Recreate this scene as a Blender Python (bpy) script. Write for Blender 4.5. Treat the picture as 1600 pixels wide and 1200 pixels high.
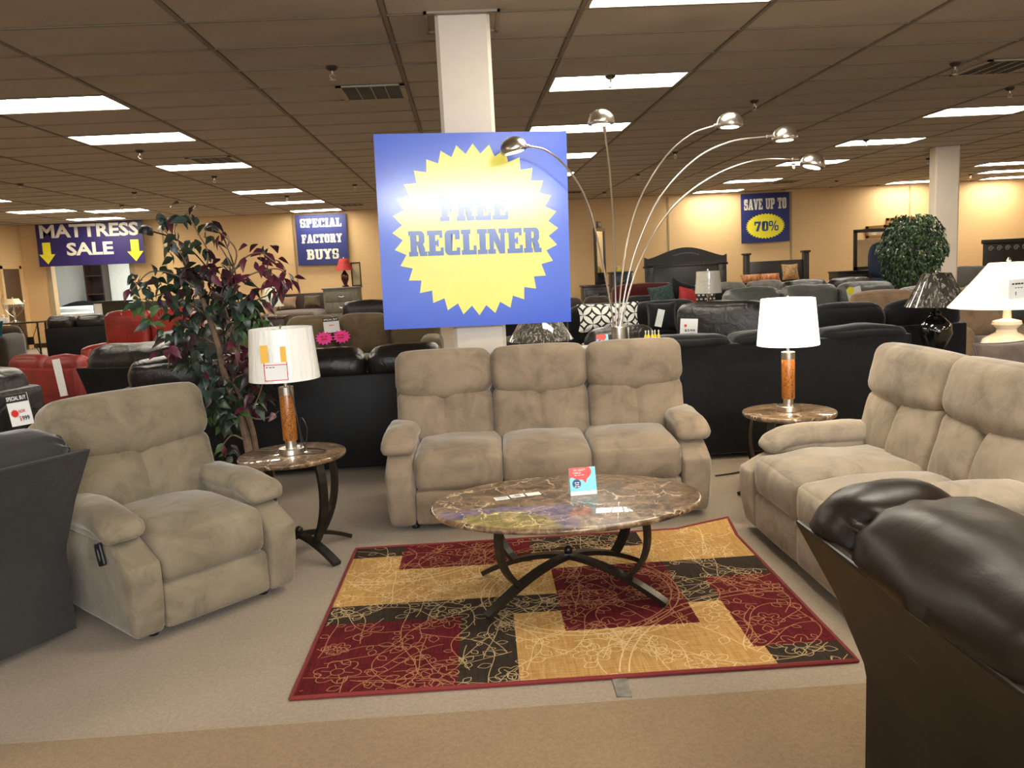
import bpy, bmesh, math, random
import numpy as np
from mathutils import Vector, Matrix, noise
random.seed(7)
R_=math.radians
scene=bpy.context.scene
col=scene.collection
for o in list(bpy.data.objects): bpy.data.objects.remove(o)

# ------------------------------------------------------------ camera, light, exposure
FPX,PI_,RO_,YA_=1287.73,0.141276,0.0515168,0.0501961
CH=1.52; CEIL=3.2404; CELL=1.34112; GX,GY=2.24587,5.9015; BACKY=22.95
cy_,sy_=math.cos(YA_),math.sin(YA_); cp_,sp_=math.cos(PI_),math.sin(PI_)
CF=Vector((sy_*cp_,cy_*cp_,-sp_)); c_r=Vector((cy_,-sy_,0)); c_u=c_r.cross(CF)
CR=c_r*math.cos(RO_)-c_u*math.sin(RO_); CU=c_r*math.sin(RO_)+c_u*math.cos(RO_)
def at(x,y,Y):                       # point of the room at depth Y seen at photograph pixel x, y
    d=CF+CR*((x-800)/FPX)-CU*((y-600)/FPX)
    return Vector((0,0,CH))+d*(Y/d.y)
def atz(x,y,z=0.0):
    d=CF+CR*((x-800)/FPX)-CU*((y-600)/FPX)
    return Vector((0,0,CH))+d*((z-CH)/d.z)
cam_d=bpy.data.cameras.new('camera'); cam=bpy.data.objects.new('camera',cam_d); col.objects.link(cam)
cam_d.sensor_width=36; cam_d.lens=FPX*36/1600; cam_d.clip_start=.05; cam_d.clip_end=200
M=Matrix.Identity(4)
for i in range(3): M[i][0]=CR[i]; M[i][1]=CU[i]; M[i][2]=-CF[i]
M[2][3]=CH; cam.matrix_world=M; scene.camera=cam
w=bpy.data.worlds.new('world'); scene.world=w; w.use_nodes=True
w.node_tree.nodes['Background'].inputs[0].default_value=(.75,.85,1,1)
w.node_tree.nodes['Background'].inputs[1].default_value=.35
scene.view_settings.view_transform='Standard'; scene.view_settings.look='None'
scene.view_settings.gamma=1; scene.view_settings.use_curve_mapping=False
scene.view_settings.exposure=0.82
PANEL=15.0                            # ceiling light strength
DAY=110.0                            # daylight through the shop front behind the camera
ld=bpy.data.lights.new('shop_front_daylight','AREA'); ld.shape='RECTANGLE'; ld.size=9; ld.size_y=1.9
ld.energy=DAY; ld.color=(.86,.93,1.0)
lo=bpy.data.objects.new('shop_front_daylight',ld); col.objects.link(lo)
lo.location=(0,-4.85,1.65); lo.rotation_euler=(R_(90),0,0)

l2=bpy.data.lights.new('sign_glare_strip','AREA'); l2.shape='RECTANGLE'; l2.size=3.4; l2.size_y=.35; l2.energy=225; l2.color=(.95,.98,1)  # added strip light, placed to give the big sign its white glare
lo=bpy.data.objects.new('sign_glare_strip',l2); col.objects.link(lo); lo.location=(1.45,-4.85,2.84); lo.rotation_euler=(R_(90),0,0)

# ------------------------------------------------------------ helpers
def srgb(r,g,b):
    f=lambda c:(c/255/12.92) if c/255<=.04045 else ((c/255+.055)/1.055)**2.4
    return (f(r),f(g),f(b),1)
class NT:
    def __init__(s,name):
        s.m=bpy.data.materials.new(name); s.m.use_nodes=True; s.t=s.m.node_tree; s.b=s.t.nodes['Principled BSDF']; s.tc=None
    def n(s,t,**k):
        x=s.t.nodes.new(t)
        for a,v in k.items():
            if a.startswith('i_'):
                key=a[2:]; key=int(key) if key.isdigit() else key.replace('_',' ')
                x.inputs[key].default_value=v
            else: setattr(x,a,v)
        return x
    def l(s,a,b): s.t.links.new(a,b)
    def obj(s,scale=(1,1,1),gen=False):
        if not s.tc: s.tc=s.n('ShaderNodeTexCoord')
        mp=s.n('ShaderNodeMapping'); mp.inputs['Scale'].default_value=scale
        s.l(s.tc.outputs['Object'],mp.inputs[0]); return mp.outputs[0]
    def noise(s,vec,scale,detail=3,rough=.5,dist=0):
        x=s.n('ShaderNodeTexNoise'); x.inputs['Scale'].default_value=scale; x.inputs['Detail'].default_value=detail
        x.inputs['Roughness'].default_value=rough; x.inputs['Distortion'].default_value=dist; s.l(vec,x.inputs['Vector']); return x
    def ramp(s,fac,stops):
        x=s.n('ShaderNodeValToRGB'); e=x.color_ramp.elements
        while len(e)<len(stops): e.new(.5)
        for q,(p,c) in zip(e,stops): q.position=p; q.color=c if len(c)==4 else (*c,1)
        s.l(fac,x.inputs[0]); return x.outputs[0]
    def mix(s,fac,a,b,mode='MIX'):
        x=s.n('ShaderNodeMix',data_type='RGBA',blend_type=mode)
        for v,i in ((fac,0),(a,6),(b,7)):
            if hasattr(v,'is_output'): s.l(v,x.inputs[i])
            else: x.inputs[i].default_value=v if i==0 else (v if len(v)==4 else (*v,1))
        return x.outputs[2]
    def bump(s,h,strength=.3,dist=.01):
        x=s.n('ShaderNodeBump'); x.inputs['Strength'].default_value=strength; x.inputs['Distance'].default_value=dist
        s.l(h,x.inputs['Height']); s.l(x.outputs[0],s.b.inputs['Normal'])
def mat(name,c,rough=.6,metal=0,var=0,vs=8,bs=0,bst=.2,bd=.004,sheen=0,coat=0,emit=0,ec=None,spec=None,alpha=None,trans=0,stretch=(1,1,1)):
    t=NT(name); b=t.b; c4=c if len(c)==4 else (*c,1)
    b.inputs['Base Color'].default_value=c4; b.inputs['Roughness'].default_value=rough; b.inputs['Metallic'].default_value=metal
    if spec is not None: b.inputs['Specular IOR Level'].default_value=spec
    if sheen: b.inputs['Sheen Weight'].default_value=sheen; b.inputs['Sheen Roughness'].default_value=.4
    if coat: b.inputs['Coat Weight'].default_value=coat; b.inputs['Coat Roughness'].default_value=.05
    if emit: b.inputs['Emission Strength'].default_value=emit; b.inputs['Emission Color'].default_value=ec or c4
    if trans: b.inputs['Transmission Weight'].default_value=trans
    if alpha is not None: b.inputs['Alpha'].default_value=alpha
    v=t.obj(stretch)
    n=t.noise(v,vs,4,.6)
    vv=var or .05
    lo=tuple(max(0,x*(1-vv)) for x in c4[:3]); hi=tuple(min(1,x*(1+vv)) for x in c4[:3])
    t.l(t.ramp(n.outputs[0],[(.3,lo),(.7,hi)]),b.inputs['Base Color'])
    if bs: t.bump(t.noise(v,bs,3,.6).outputs[0],bst,bd)
    return t.m
class MB:
    def __init__(s): s.v=[]; s.f=[]; s.mi=[]
    def add(s,vs,fs,mi=0,X=None):
        o=len(s.v)
        s.v+= [tuple(X@Vector(v)) if X else tuple(v) for v in vs]
        s.f+= [tuple(i+o for i in f) for f in fs]; s.mi+=[mi]*len(fs); return s
    def box(s,a,b,mi=0,X=None):
        (x0,y0,z0),(x1,y1,z1)=a,b
        vs=[(x0,y0,z0),(x1,y0,z0),(x1,y1,z0),(x0,y1,z0),(x0,y0,z1),(x1,y0,z1),(x1,y1,z1),(x0,y1,z1)]
        return s.add(vs,[(0,3,2,1),(4,5,6,7),(0,1,5,4),(1,2,6,5),(2,3,7,6),(3,0,4,7)],mi,X)
    def bbox(s,a,b,e=.01,mi=0,X=None):     # chamfered box
        c=[(a[i]+b[i])/2 for i in range(3)]; sz=[b[i]-a[i] for i in range(3)]
        return s.puff(sz,e,c,n=3,mi=mi,X=X,lin=True)
    def lathe(s,prof,seg=24,c=(0,0,0),mi=0,X=None,sx=1,sy=1,cap=True):
        vs=[];fs=[]
        for r,z in prof:
            for k in range(seg):
                a=2*math.pi*k/seg; vs.append((c[0]+r*sx*math.cos(a),c[1]+r*sy*math.sin(a),c[2]+z))
        for i in range(len(prof)-1):
            for k in range(seg):
                k2=(k+1)%seg; fs.append((i*seg+k,i*seg+k2,(i+1)*seg+k2,(i+1)*seg+k))
        if cap:
            if prof[0][0]>1e-6: fs.append(tuple(reversed(range(seg))))
            if prof[-1][0]>1e-6: fs.append(tuple(range((len(prof)-1)*seg,len(prof)*seg)))
        return s.add(vs,fs,mi,X)
    def tube(s,pts,r,seg=8,mi=0,X=None,cap=True,taper=None):
        pts=[Vector(p) for p in pts]; vs=[];fs=[]; up=Vector((.13,.21,1)).normalized(); prev=None
        for i,p in enumerate(pts):
            d=(pts[min(i+1,len(pts)-1)]-pts[max(i-1,0)]).normalized()
            if prev is None: a=d.cross(up).normalized()
            else: a=(prev-d*prev.dot(d)).normalized()
            prev=a; b=d.cross(a); rr=r if taper is None else r+(taper-r)*i/(len(pts)-1)
            for k in range(seg):
                t=2*math.pi*k/seg; vs.append(p+a*(rr*math.cos(t))+b*(rr*math.sin(t)))
        for i in range(len(pts)-1):
            for k in range(seg):
                k2=(k+1)%seg; fs.append((i*seg+k,i*seg+k2,(i+1)*seg+k2,(i+1)*seg+k))
        if cap: fs.append(tuple(reversed(range(seg)))); fs.append(tuple(range((len(pts)-1)*seg,len(pts)*seg)))
        return s.add(vs,fs,mi,X)
    def bar(s,pts,w,h,side,mi=0,X=None):   # flat bar swept along pts; w along side vector
        pts=[Vector(p) for p in pts]; vs=[];fs=[]; side=Vector(side).normalized()
        for i,p in enumerate(pts):
            d=(pts[min(i+1,len(pts)-1)]-pts[max(i-1,0)]).normalized(); n=side.cross(d).normalized()
            for a,b in ((-1,-1),(1,-1),(1,1),(-1,1)): vs.append(p+side*(a*w/2)+n*(b*h/2))
        for i in range(len(pts)-1):
            for k in range(4):
                k2=(k+1)%4; fs.append((i*4+k,i*4+k2,(i+1)*4+k2,(i+1)*4+k))
        fs.append((3,2,1,0)); fs.append(tuple(range((len(pts)-1)*4,len(pts)*4)))
        return s.add(vs,fs,mi,X)
    def prism(s,poly,z0,z1,mi=0,X=None):   # poly in xy, extruded in z
        n=len(poly); vs=[(x,y,z0) for x,y in poly]+[(x,y,z1) for x,y in poly]
        fs=[tuple(reversed(range(n))),tuple(range(n,2*n))]+[(i,(i+1)%n,n+(i+1)%n,n+i) for i in range(n)]
        return s.add(vs,fs,mi,X)
    def puff(s,size,r,c=(0,0,0),crown=(0,0,0),n=10,fn=None,mi=0,X=None,lin=False):
        nn=(n,n,n) if isinstance(n,int) else n
        h=[x/2 for x in size]; r=min(r,min(h)*.999); idx={}; vs=[]; fs=[]
        def uu(i,m):
            t=2*i/m-1
            return t if lin else math.sin(t*math.pi/2)
        def V(i,j,k):
            key=(i,j,k)
            if key in idx: return idx[key]
            if lin:
                U=[]; 
                for q,m,hh in ((i,nn[0],h[0]),(j,nn[1],h[1]),(k,nn[2],h[2])):
                    U.append(-1 if q==0 else 1 if q==m else (-1+r/hh if q==1 else 1-r/hh))
            else: U=[uu(i,nn[0]),uu(j,nn[1]),uu(k,nn[2])]
            p=[U[a]*h[a] for a in range(3)]; q=[max(-(h[a]-r),min(h[a]-r,p[a])) for a in range(3)]
            d=[p[a]-q[a] for a in range(3)]; L=math.sqrt(sum(x*x for x in d)) or 1
            if lin:
                nz=sum(1 for x in d if abs(x)>1e-9)
                P=list(p) if nz==1 else [q[a]+d[a]*(.0 if nz>1 else 1) for a in range(3)]
                if nz>1: P=[q[a]+d[a]/L*r for a in range(3)]
            else: P=[q[a]+d[a]/L*r for a in range(3)]
            for a in range(3):
                b,e=[x for x in range(3) if x!=a]
                P[a]+=crown[a]*U[a]*(1-U[b]**2)*(1-U[e]**2)
            P=[P[a]+c[a] for a in range(3)]
            if fn: P=fn(P,U)
            idx[key]=len(vs); vs.append(tuple(P)); return idx[key]
        nx,ny,nz=nn
        for i in range(nx):
            for j in range(ny):
                fs.append((V(i,j,0),V(i,j+1,0),V(i+1,j+1,0),V(i+1,j,0)))
                fs.append((V(i,j,nz),V(i+1,j,nz),V(i+1,j+1,nz),V(i,j+1,nz)))
        for i in range(nx):
            for k in range(nz):
                fs.append((V(i,0,k),V(i+1,0,k),V(i+1,0,k+1),V(i,0,k+1)))
                fs.append((V(i,ny,k),V(i,ny,k+1),V(i+1,ny,k+1),V(i+1,ny,k)))
        for j in range(ny):
            for k in range(nz):
                fs.append((V(0,j,k),V(0,j,k+1),V(0,j+1,k+1),V(0,j+1,k)))
                fs.append((V(nx,j,k),V(nx,j+1,k),V(nx,j+1,k+1),V(nx,j,k+1)))
        return s.add(vs,fs,mi,X)
    def mesh(s,name,mats,smooth=True,ang=40):
        me=bpy.data.meshes.new(name); me.from_pydata(s.v,[],s.f)
        for m in (mats if isinstance(mats,(list,tuple)) else [mats]): me.materials.append(m)
        me.polygons.foreach_set('material_index',s.mi)
        if smooth:
            me.polygons.foreach_set('use_smooth',[True]*len(s.f))
            try: me.set_sharp_from_angle(angle=R_(ang))
            except Exception: pass
        me.update(); return me
    def build(s,name,mats,parent=None,smooth=True,ang=40,loc=None):
        o=bpy.data.objects.new(name,s.mesh(name,mats,smooth,ang)); col.objects.link(o)
        if parent: o.parent=parent
        if loc: o.location=loc
        return o
def thing(name,label,cat,loc=(0,0,0),rz=0,group=None):
    o=bpy.data.objects.new(name,None); col.objects.link(o); o.empty_display_size=.1
    o.location=loc; o.rotation_euler=(0,0,rz); o['label']=label; o['category']=cat
    if group: o['group']=group
    return o
def tag(o,label,cat,group=None):
    o['label']=label; o['category']=cat
    if group: o['group']=group
    return o
def struct(o): o['kind']='structure'; return o
def stuff(o): o['kind']='stuff'; return o
def copy_tree(o,parent=None):
    c=o.copy(); col.objects.link(c)
    if parent: c.parent=parent
    for ch in [x for x in o.children]: copy_tree(ch,c)
    return c
def arc(p0,p1,p2,n=10):                    # quadratic bezier
    p0,p1,p2=map(Vector,(p0,p1,p2))
    return [p0*(1-t)**2+p1*2*t*(1-t)+p2*t*t for t in [i/n for i in range(n+1)]]
def smoothpath(pts,n=6):                   # catmull-rom
    P=[Vector(p) for p in pts]; P=[P[0]*2-P[1]]+P+[P[-1]*2-P[-2]]; out=[]
    for i in range(1,len(P)-2):
        for k in range(n):
            t=k/n; a,b,c,d=P[i-1:i+3]
            out.append(.5*((2*b)+(c-a)*t+(2*a-5*b+4*c-d)*t*t+(3*b-a-3*c+d)*t**3))
    out.append(P[-2]); return out
def nz(x,y,z,s=1): return noise.noise(Vector((x*s,y*s,z*s)))
def frame(tl,tr,bl,br):                    # matrix, width, height of a flat board from its corners
    c=(tl+tr+bl+br)/4; ex=((tr+br)-(tl+bl))/2; w_=ex.length; ex.normalize()
    ez=((tl+tr)-(bl+br))/2; ez=ez-ex*ez.dot(ex); h_=ez.length; ez.normalize(); ey=ez.cross(ex)
    m=Matrix.Identity(4)
    for i in range(3): m[i][0]=ex[i]; m[i][1]=ey[i]; m[i][2]=ez[i]; m[i][3]=c[i]
    return m,w_,h_
# ---- lettering
def rc(x0,y0,x1,y1): return [(x0,y0),(x1,y0),(x1,y1),(x0,y1)]
def dd(xl,xr,y0,y1,th,tv,r=.2):            # D shaped stroke, open to the left
    o=[];i_=[]
    def corner(cx,cyy,rr,a0,a1): return [(cx+rr*math.cos(R_(a0+(a1-a0)*k/5)),cyy+rr*math.sin(R_(a0+(a1-a0)*k/5))) for k in range(6)]
    o=[(xl,y0)]+corner(xr-r,y0+r,r,-90,0)+corner(xr-r,y1-r,r,0,90)+[(xl,y1)]
    q=max(.02,r-min(th,tv)); 
    i_=[(xl,y1-tv)]+corner(xr-th-q,y1-tv-q,q,90,0)+corner(xr-th-q,y0+tv+q,q,0,-90)+[(xl,y0+tv)]
    return o+i_
def mir(p,w_): return [(w_-x,y) for x,y in reversed(p)]
def fly(p,h_=1): return [(x,h_-y) for x,y in reversed(p)]
s_=.29; t_=.18
GL={
 'I':(.46,[rc(.1,0,.1+s_,1),rc(0,0,.46,t_),rc(0,1-t_,.46,1)]),
 'F':(.72,[rc(.08,0,.08+s_,1),rc(0,1-t_,.7,1),rc(0,0,.44,t_),rc(.3,.42,.52,.58),rc(.46,.36,.54,.64),rc(.56,.66,.7,1)]),
 'E':(.76,[rc(.08,0,.08+s_,1),rc(0,1-t_,.7,1),rc(0,0,.74,t_),rc(.3,.42,.5,.58),rc(.44,.36,.52,.64),rc(.57,.7,.7,1),rc(.6,0,.74,.32)]),
 'L':(.72,[rc(.08,0,.08+s_,1),rc(0,1-t_,.44,1),rc(0,0,.7,t_),rc(.56,0,.7,.36)]),
 'P':(.76,[rc(.08,0,.08+s_,1),rc(0,0,.44,t_),rc(0,1-t_,.2,1),dd(.2,.74,.4,1,s_*.9,.16)]),
 'R':(.84,[rc(.08,0,.08+s_,1),rc(0,0,.42,t_),rc(0,1-t_,.2,1),dd(.2,.74,.42,1,s_*.9,.16),[(.4,.5),(.64,.52),(.74,.3),(.74,0),(.5,0),(.48,.3)],rc(.5,0,.84,t_)]),
 'B':(.8,[rc(.08,0,.08+s_,1),rc(0,0,.2,t_),rc(0,1-t_,.2,1),dd(.2,.74,.46,1,s_*.9,.15),dd(.2,.78,0,.56,s_*.9,.15)]),
 'C':(.76,[mir(dd(.36,.74,0,1,s_,.17),.76),rc(.38,.83,.70,1),rc(.38,0,.72,.17),rc(.5,.62,.72,.95),rc(.56,.1,.72,.30)]),
 'S':(.72,[mir(dd(.1,.7,.42,1,s_*.9,.16),.72),dd(.1,.7,0,.58,s_*.9,.16),rc(.5,.64,.68,.95),rc(.04,.05,.22,.36)]),
 'O':(.78,[dd(.38,.76,0,1,s_,.16),mir(dd(.38,.76,0,1,s_,.16),.78)]),
 '0':(.72,[dd(.35,.7,0,1,.23,.16),mir(dd(.35,.7,0,1,.23,.16),.72)]),
 'U':(.82,[rc(.08,.2,.08+s_*.9,1),rc(.52,.2,.52+s_*.9,1),rc(0,1-t_,.38,1),rc(.46,1-t_,.82,1),[(.08,.22),(.12,.08),(.26,0),(.56,0),(.7,.08),(.745,.22),(.52,.22),(.46,.16),(.36,.16),(.3,.22)]]),
 'T':(.76,[rc(.26,0,.26+s_,1),rc(.14,0,.63,t_),rc(0,1-t_,.76,1),rc(0,.66,.12,1),rc(.64,.66,.76,1)]),
 'Y':(.84,[rc(.3,0,.3+s_,.45),rc(.18,0,.67,t_),rc(0,1-t_,.38,1),rc(.5,1-t_,.86,1),[(.3,.42),(.55,.42),(.34,1),(.06,1)],[(.3,.42),(.55,.42),(.8,1),(.56,1)]]),
 'V':(.84,[rc(0,1-t_,.38,1),rc(.5,1-t_,.86,1),[(.3,0),(.52,0),(.33,1),(.06,1)],[(.34,0),(.56,0),(.8,1),(.58,1)]]),
 'A':(.86,[rc(0,0,.34,t_),rc(.46,0,.88,t_),[(.06,0),(.26,0),(.46,1),(.3,1)],[(.54,0),(.82,0),(.6,1),(.34,1)],rc(.2,.24,.6,.38)]),
 'N':(.88,[rc(.08,0,.28,1),rc(.6,0,.8,1),rc(0,0,.36,t_),rc(0,1-t_,.3,1),rc(.52,1-t_,.88,1),[(.08,1),(.36,1),(.8,0),(.54,0)]]),
 '7':(.7,[rc(0,.8,.68,1),rc(0,.6,.14,1),[(.14,0),(.42,0),(.68,.8),(.44,.85)]]),
 '%':(1.0,[dd(.20,.42,.46,1,.12,.13,.12),mir(dd(.20,.42,.46,1,.12,.13,.12),.42),dd(.78,1.0,0,.54,.12,.13,.12),mir(dd(.78,1.0,0,.54,.12,.13,.12),1.58),[(.22,0),(.34,0),(.80,1),(.68,1)]]),
 ' ':(.4,[])}
def slab(s_,xc,zc,w_,h_,y,name,m,parent,gap=.05):   # heavy slab serif word centred at xc, zc on a board; y is its depth
    tot=sum(GL[c][0] for c in s_)+gap*(len(s_)-1); bm=bmesh.new(); x=0; n=0
    for c in s_:
        gw,pl=GL[c]
        for p in pl:
            vs=[bm.verts.new((xc+(x+a-tot/2)*w_/tot,y-.00004*n,zc+(b-.5)*h_)) for a,b in p]; bm.faces.new(vs); n+=1
        x+=gw+gap
    bmesh.ops.triangulate(bm,faces=bm.faces[:])
    bm.normal_update()
    for f in bm.faces:
        if f.normal.y>0: f.normal_flip()
    me=bpy.data.meshes.new(name); bm.to_mesh(me); bm.free(); me.materials.append(m)
    o=bpy.data.objects.new(name,me); col.objects.link(o); o.parent=parent; return o
def text(s_,xc,zc,h_,y,name,m,parent,bold=0,w_=None,X=None):
    cu=bpy.data.curves.new(name,'FONT'); cu.body=s_; cu.size=1; cu.align_x='CENTER'; cu.offset=bold; cu.resolution_u=2
    t=bpy.data.objects.new(name,cu); me=bpy.data.meshes.new_from_object(t); bpy.data.objects.remove(t)
    n=len(me.vertices); co=np.zeros(n*3); me.vertices.foreach_get('co',co); co=co.reshape(-1,3)
    mn,mx=co.min(0),co.max(0); k=h_/(mx[1]-mn[1]); kx=w_/(mx[0]-mn[0]) if w_ else k
    out=np.zeros_like(co); out[:,0]=(co[:,0]-(mn[0]+mx[0])/2)*kx+xc; out[:,2]=(co[:,1]-(mn[1]+mx[1])/2)*k+zc; out[:,1]=y
    me.vertices.foreach_set('co',out.ravel()); me.materials.clear(); me.materials.append(m); me.update(); me.name=name
    o=bpy.data.objects.new(name,me); col.objects.link(o); o.parent=parent
    if X: o.matrix_local=X
    return o
def bars(xc,zc,w_,h_,y,name,m,parent,n=3,X=None):     # print too small to read: short broken lines
    b=MB(); q=random.Random(int(w_*1e4)+n); x=xc-w_/2
    for k in range(n):
        l=w_/n*q.uniform(.62,.88); b.add([(x,y,zc-h_/2),(x+l,y,zc-h_/2),(x+l,y,zc+h_/2),(x,y,zc+h_/2)],[(0,1,2,3)],X=X); x+=w_/n
    return b.build(name,m,parent,smooth=False)
def burst(cx,cz,rx,rz,n,k,y,name,m,parent):
    b=MB(); vs=[(cx,y,cz)]
    for i in range(2*n):
        a=math.pi*i/n+math.pi/2; q=1 if i%2==0 else k; vs.append((cx+rx*q*math.cos(a),y,cz+rz*q*math.sin(a)))
    b.add(vs,[(0,i+1,(i+1)%(2*n)+1) for i in range(2*n)]); return b.build(name,m,parent,smooth=False)

# ------------------------------------------------------------ materials
def m_carpet(name,c1,c2):
    t=NT(name); v=t.obj(); a=t.noise(v,260,2,.7); b=t.noise(v,1.3,4,.6); c=t.noise(v,60,3,.6)
    x=t.ramp(a.outputs[0],[(.35,c1),(.65,c2)])
    x=t.mix(.35,x,t.ramp(c.outputs[0],[(.35,c1),(.65,c2)]))
    x=t.mix(1,x,t.ramp(b.outputs[0],[(.3,(.86,.86,.87)),(.7,(1,1,1))]),'MULTIPLY')
    t.l(x,t.b.inputs['Base Color']); t.b.inputs['Roughness'].default_value=.95; t.b.inputs['Specular IOR Level'].default_value=.1
    t.b.inputs['Sheen Weight'].default_value=.15
    t.bump(a.outputs[0],.6,.006); return t.m
CARPET=m_carpet('beige_carpet',(.235,.185,.135),(.41,.325,.24))
CARPET2=m_carpet('tan_carpet',(.19,.125,.065),(.335,.235,.135))
def m_wall(name,c,mortar=.95):
    t=NT(name); v=t.obj()
    br=t.n('ShaderNodeTexBrick'); br.inputs['Scale'].default_value=1; br.inputs['Mortar Size'].default_value=.008
    br.inputs['Brick Width'].default_value=.42; br.inputs['Row Height'].default_value=.21; br.inputs['Bias'].default_value=0
    br.inputs['Color1'].default_value=(*c,1); br.inputs['Color2'].default_value=(*[x*.99 for x in c],1); br.inputs['Mortar'].default_value=(*[x*mortar for x in c],1)
    sp=t.n('ShaderNodeSeparateXYZ'); cb=t.n('ShaderNodeCombineXYZ'); ad=t.n('ShaderNodeMath',operation='ADD')
    t.l(v,sp.inputs[0]); t.l(sp.outputs[0],ad.inputs[0]); t.l(sp.outputs[1],ad.inputs[1]); t.l(ad.outputs[0],cb.inputs[0]); t.l(sp.outputs[2],cb.inputs[1])
    t.l(cb.outputs[0],br.inputs['Vector'])
    n=t.noise(v,.6,3,.6)
    t.l(t.mix(1,br.outputs[0],t.ramp(n.outputs[0],[(.3,(.93,.92,.9)),(.7,(1,1,1))]),'MULTIPLY'),t.b.inputs['Base Color'])
    t.b.inputs['Roughness'].default_value=.6; t.bump(br.outputs[1],-.4,.006) if False else None
    iv=t.n('ShaderNodeMath',operation='SUBTRACT'); iv.inputs[0].default_value=1; t.l(br.outputs[1],iv.inputs[1]); t.bump(iv.outputs[0],.25,.004)
    return t.m
WALL=m_wall('cream_block_wall',(.70,.475,.235))
WHITEWALL=mat('white_wall',(.72,.72,.68),.7)
def m_tile():
    t=NT('ceiling_tile'); v=t.obj(); n=t.noise(v,120,3,.7); n2=t.noise(v,1.2,3,.5)
    x=t.ramp(n.outputs[0],[(.35,(.34,.295,.235)),(.6,(.47,.41,.335))])
    t.l(t.mix(1,x,t.ramp(n2.outputs[0],[(.3,(.88,.87,.85)),(.7,(1,1,1))]),'MULTIPLY'),t.b.inputs['Base Color'])
    t.b.inputs['Roughness'].default_value=.9; t.bump(n.outputs[0],.4,.004); return t.m
TILE=m_tile(); TBAR=mat('ceiling_bar',(.19,.155,.115),.7)
GLOW=mat('light_diffuser',(1,1,.97),.5,emit=PANEL,ec=(1,.915,.76,1))
LFRAME=mat('light_frame',(.3,.26,.2),.5)
METAL=mat('brushed_nickel',(.62,.58,.52),.28,metal=1,var=.1,vs=60,stretch=(1,1,12))
CHROME=mat('chrome',(.75,.72,.68),.15,metal=1)
BLACKMETAL=mat('bronze_black_metal',(.028,.023,.018),.32,metal=.6,coat=.2)
DARKPL=mat('black_plastic',(.012,.012,.012),.4)
def m_micro(name,c,k=.46,fold=.16):
    t=NT(name); v=t.obj(); n=t.noise(v,5,5,.65,.6); f=t.noise(t.obj((1,1,1)),350,2,.6); w_=t.noise(v,9,3,.55,1.2)
    x=t.ramp(n.outputs[0],[(.32,tuple(q*(1-k) for q in c)),(.5,c),(.7,tuple(min(1,q*(1+k*.7)) for q in c))])
    x=t.mix(.35,x,t.ramp(f.outputs[0],[(.3,tuple(q*.8 for q in c)),(.7,tuple(q*1.15 for q in c))]))
    t.l(x,t.b.inputs['Base Color']); t.b.inputs['Roughness'].default_value=.85; t.b.inputs['Sheen Weight'].default_value=.35
    t.b.inputs['Sheen Roughness'].default_value=.35; t.b.inputs['Specular IOR Level'].default_value=.2
    ad=t.n('ShaderNodeMath',operation='MULTIPLY_ADD'); t.l(f.outputs[0],ad.inputs[0]); ad.inputs[1].default_value=.05; t.l(w_.outputs[0],ad.inputs[2])
    t.bump(ad.outputs[0],fold,.03); return t.m
BEIGE=m_micro('beige_microfibre',(.24,.183,.125))
BEIGE_R=m_micro('grey_beige_microfibre',(.215,.176,.120))
BEIGE_L=m_micro('pale_beige_microfibre',(.31,.25,.18))
OLIVE=m_micro('olive_brown_fabric',(.11,.08,.045))
TAN=m_micro('tan_fabric',(.3,.2,.12)); CHAR=m_micro('charcoal_fabric',(.036,.034,.032),.15,.2)
VELVET=m_micro('black_velvet',(.009,.009,.010),.3,.25)
GREYF=m_micro('grey_fabric',(.16,.15,.14)); MAROON=m_micro('maroon_fabric',(.07,.008,.008)); TEAL=m_micro('teal_fabric',(.0,.06,.07))
BROWNP=m_micro('taupe_fabric',(.12,.09,.07)); OLIVE2=m_micro('dark_brown_fabric',(.035,.024,.016))
def m_leather(name,c,rough=.32,bst=.25,ws=5,wst=.5,sp=.5):
    t=NT(name); v=t.obj(); vo=t.n('ShaderNodeTexVoronoi',feature='DISTANCE_TO_EDGE'); vo.inputs['Scale'].default_value=260; t.l(v,vo.inputs['Vector'])
    n=t.noise(v,ws,4,.55,1.0); q=t.noise(v,3,3,.5)
    t.l(t.ramp(q.outputs[0],[(.35,tuple(x*.75 for x in c)),(.65,tuple(x*1.3 for x in c))]),t.b.inputs['Base Color'])
    t.b.inputs['Roughness'].default_value=rough; t.b.inputs['Specular IOR Level'].default_value=sp
    ad=t.n('ShaderNodeMath',operation='MULTIPLY_ADD'); t.l(vo.outputs[0],ad.inputs[0]); ad.inputs[1].default_value=.06; t.l(n.outputs[0],ad.inputs[2])
    t.bump(ad.outputs[0],wst,.03); return t.m
LEATHER=m_leather('dark_brown_leather',(.015,.0095,.006),.34,wst=.10,ws=5,sp=.30)
LEATHER_MATT=m_leather('dark_brown_vinyl',(.022,.016,.010),.5,wst=.06,sp=.2)
BLEATH=m_leather('black_leather',(.012,.010,.009),.28,ws=7)
BPANEL=m_leather('black_vinyl',(.009,.009,.010),.55,ws=2,wst=.12,sp=.2)
RLEATH=m_leather('red_leather',(.24,.014,.010),.35,ws=7); RPANEL=m_leather('red_vinyl',(.19,.012,.012),.5,ws=2,wst=.1)
GLEATH=m_leather('grey_green_leather',(.085,.09,.08),.38,ws=6)
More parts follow.
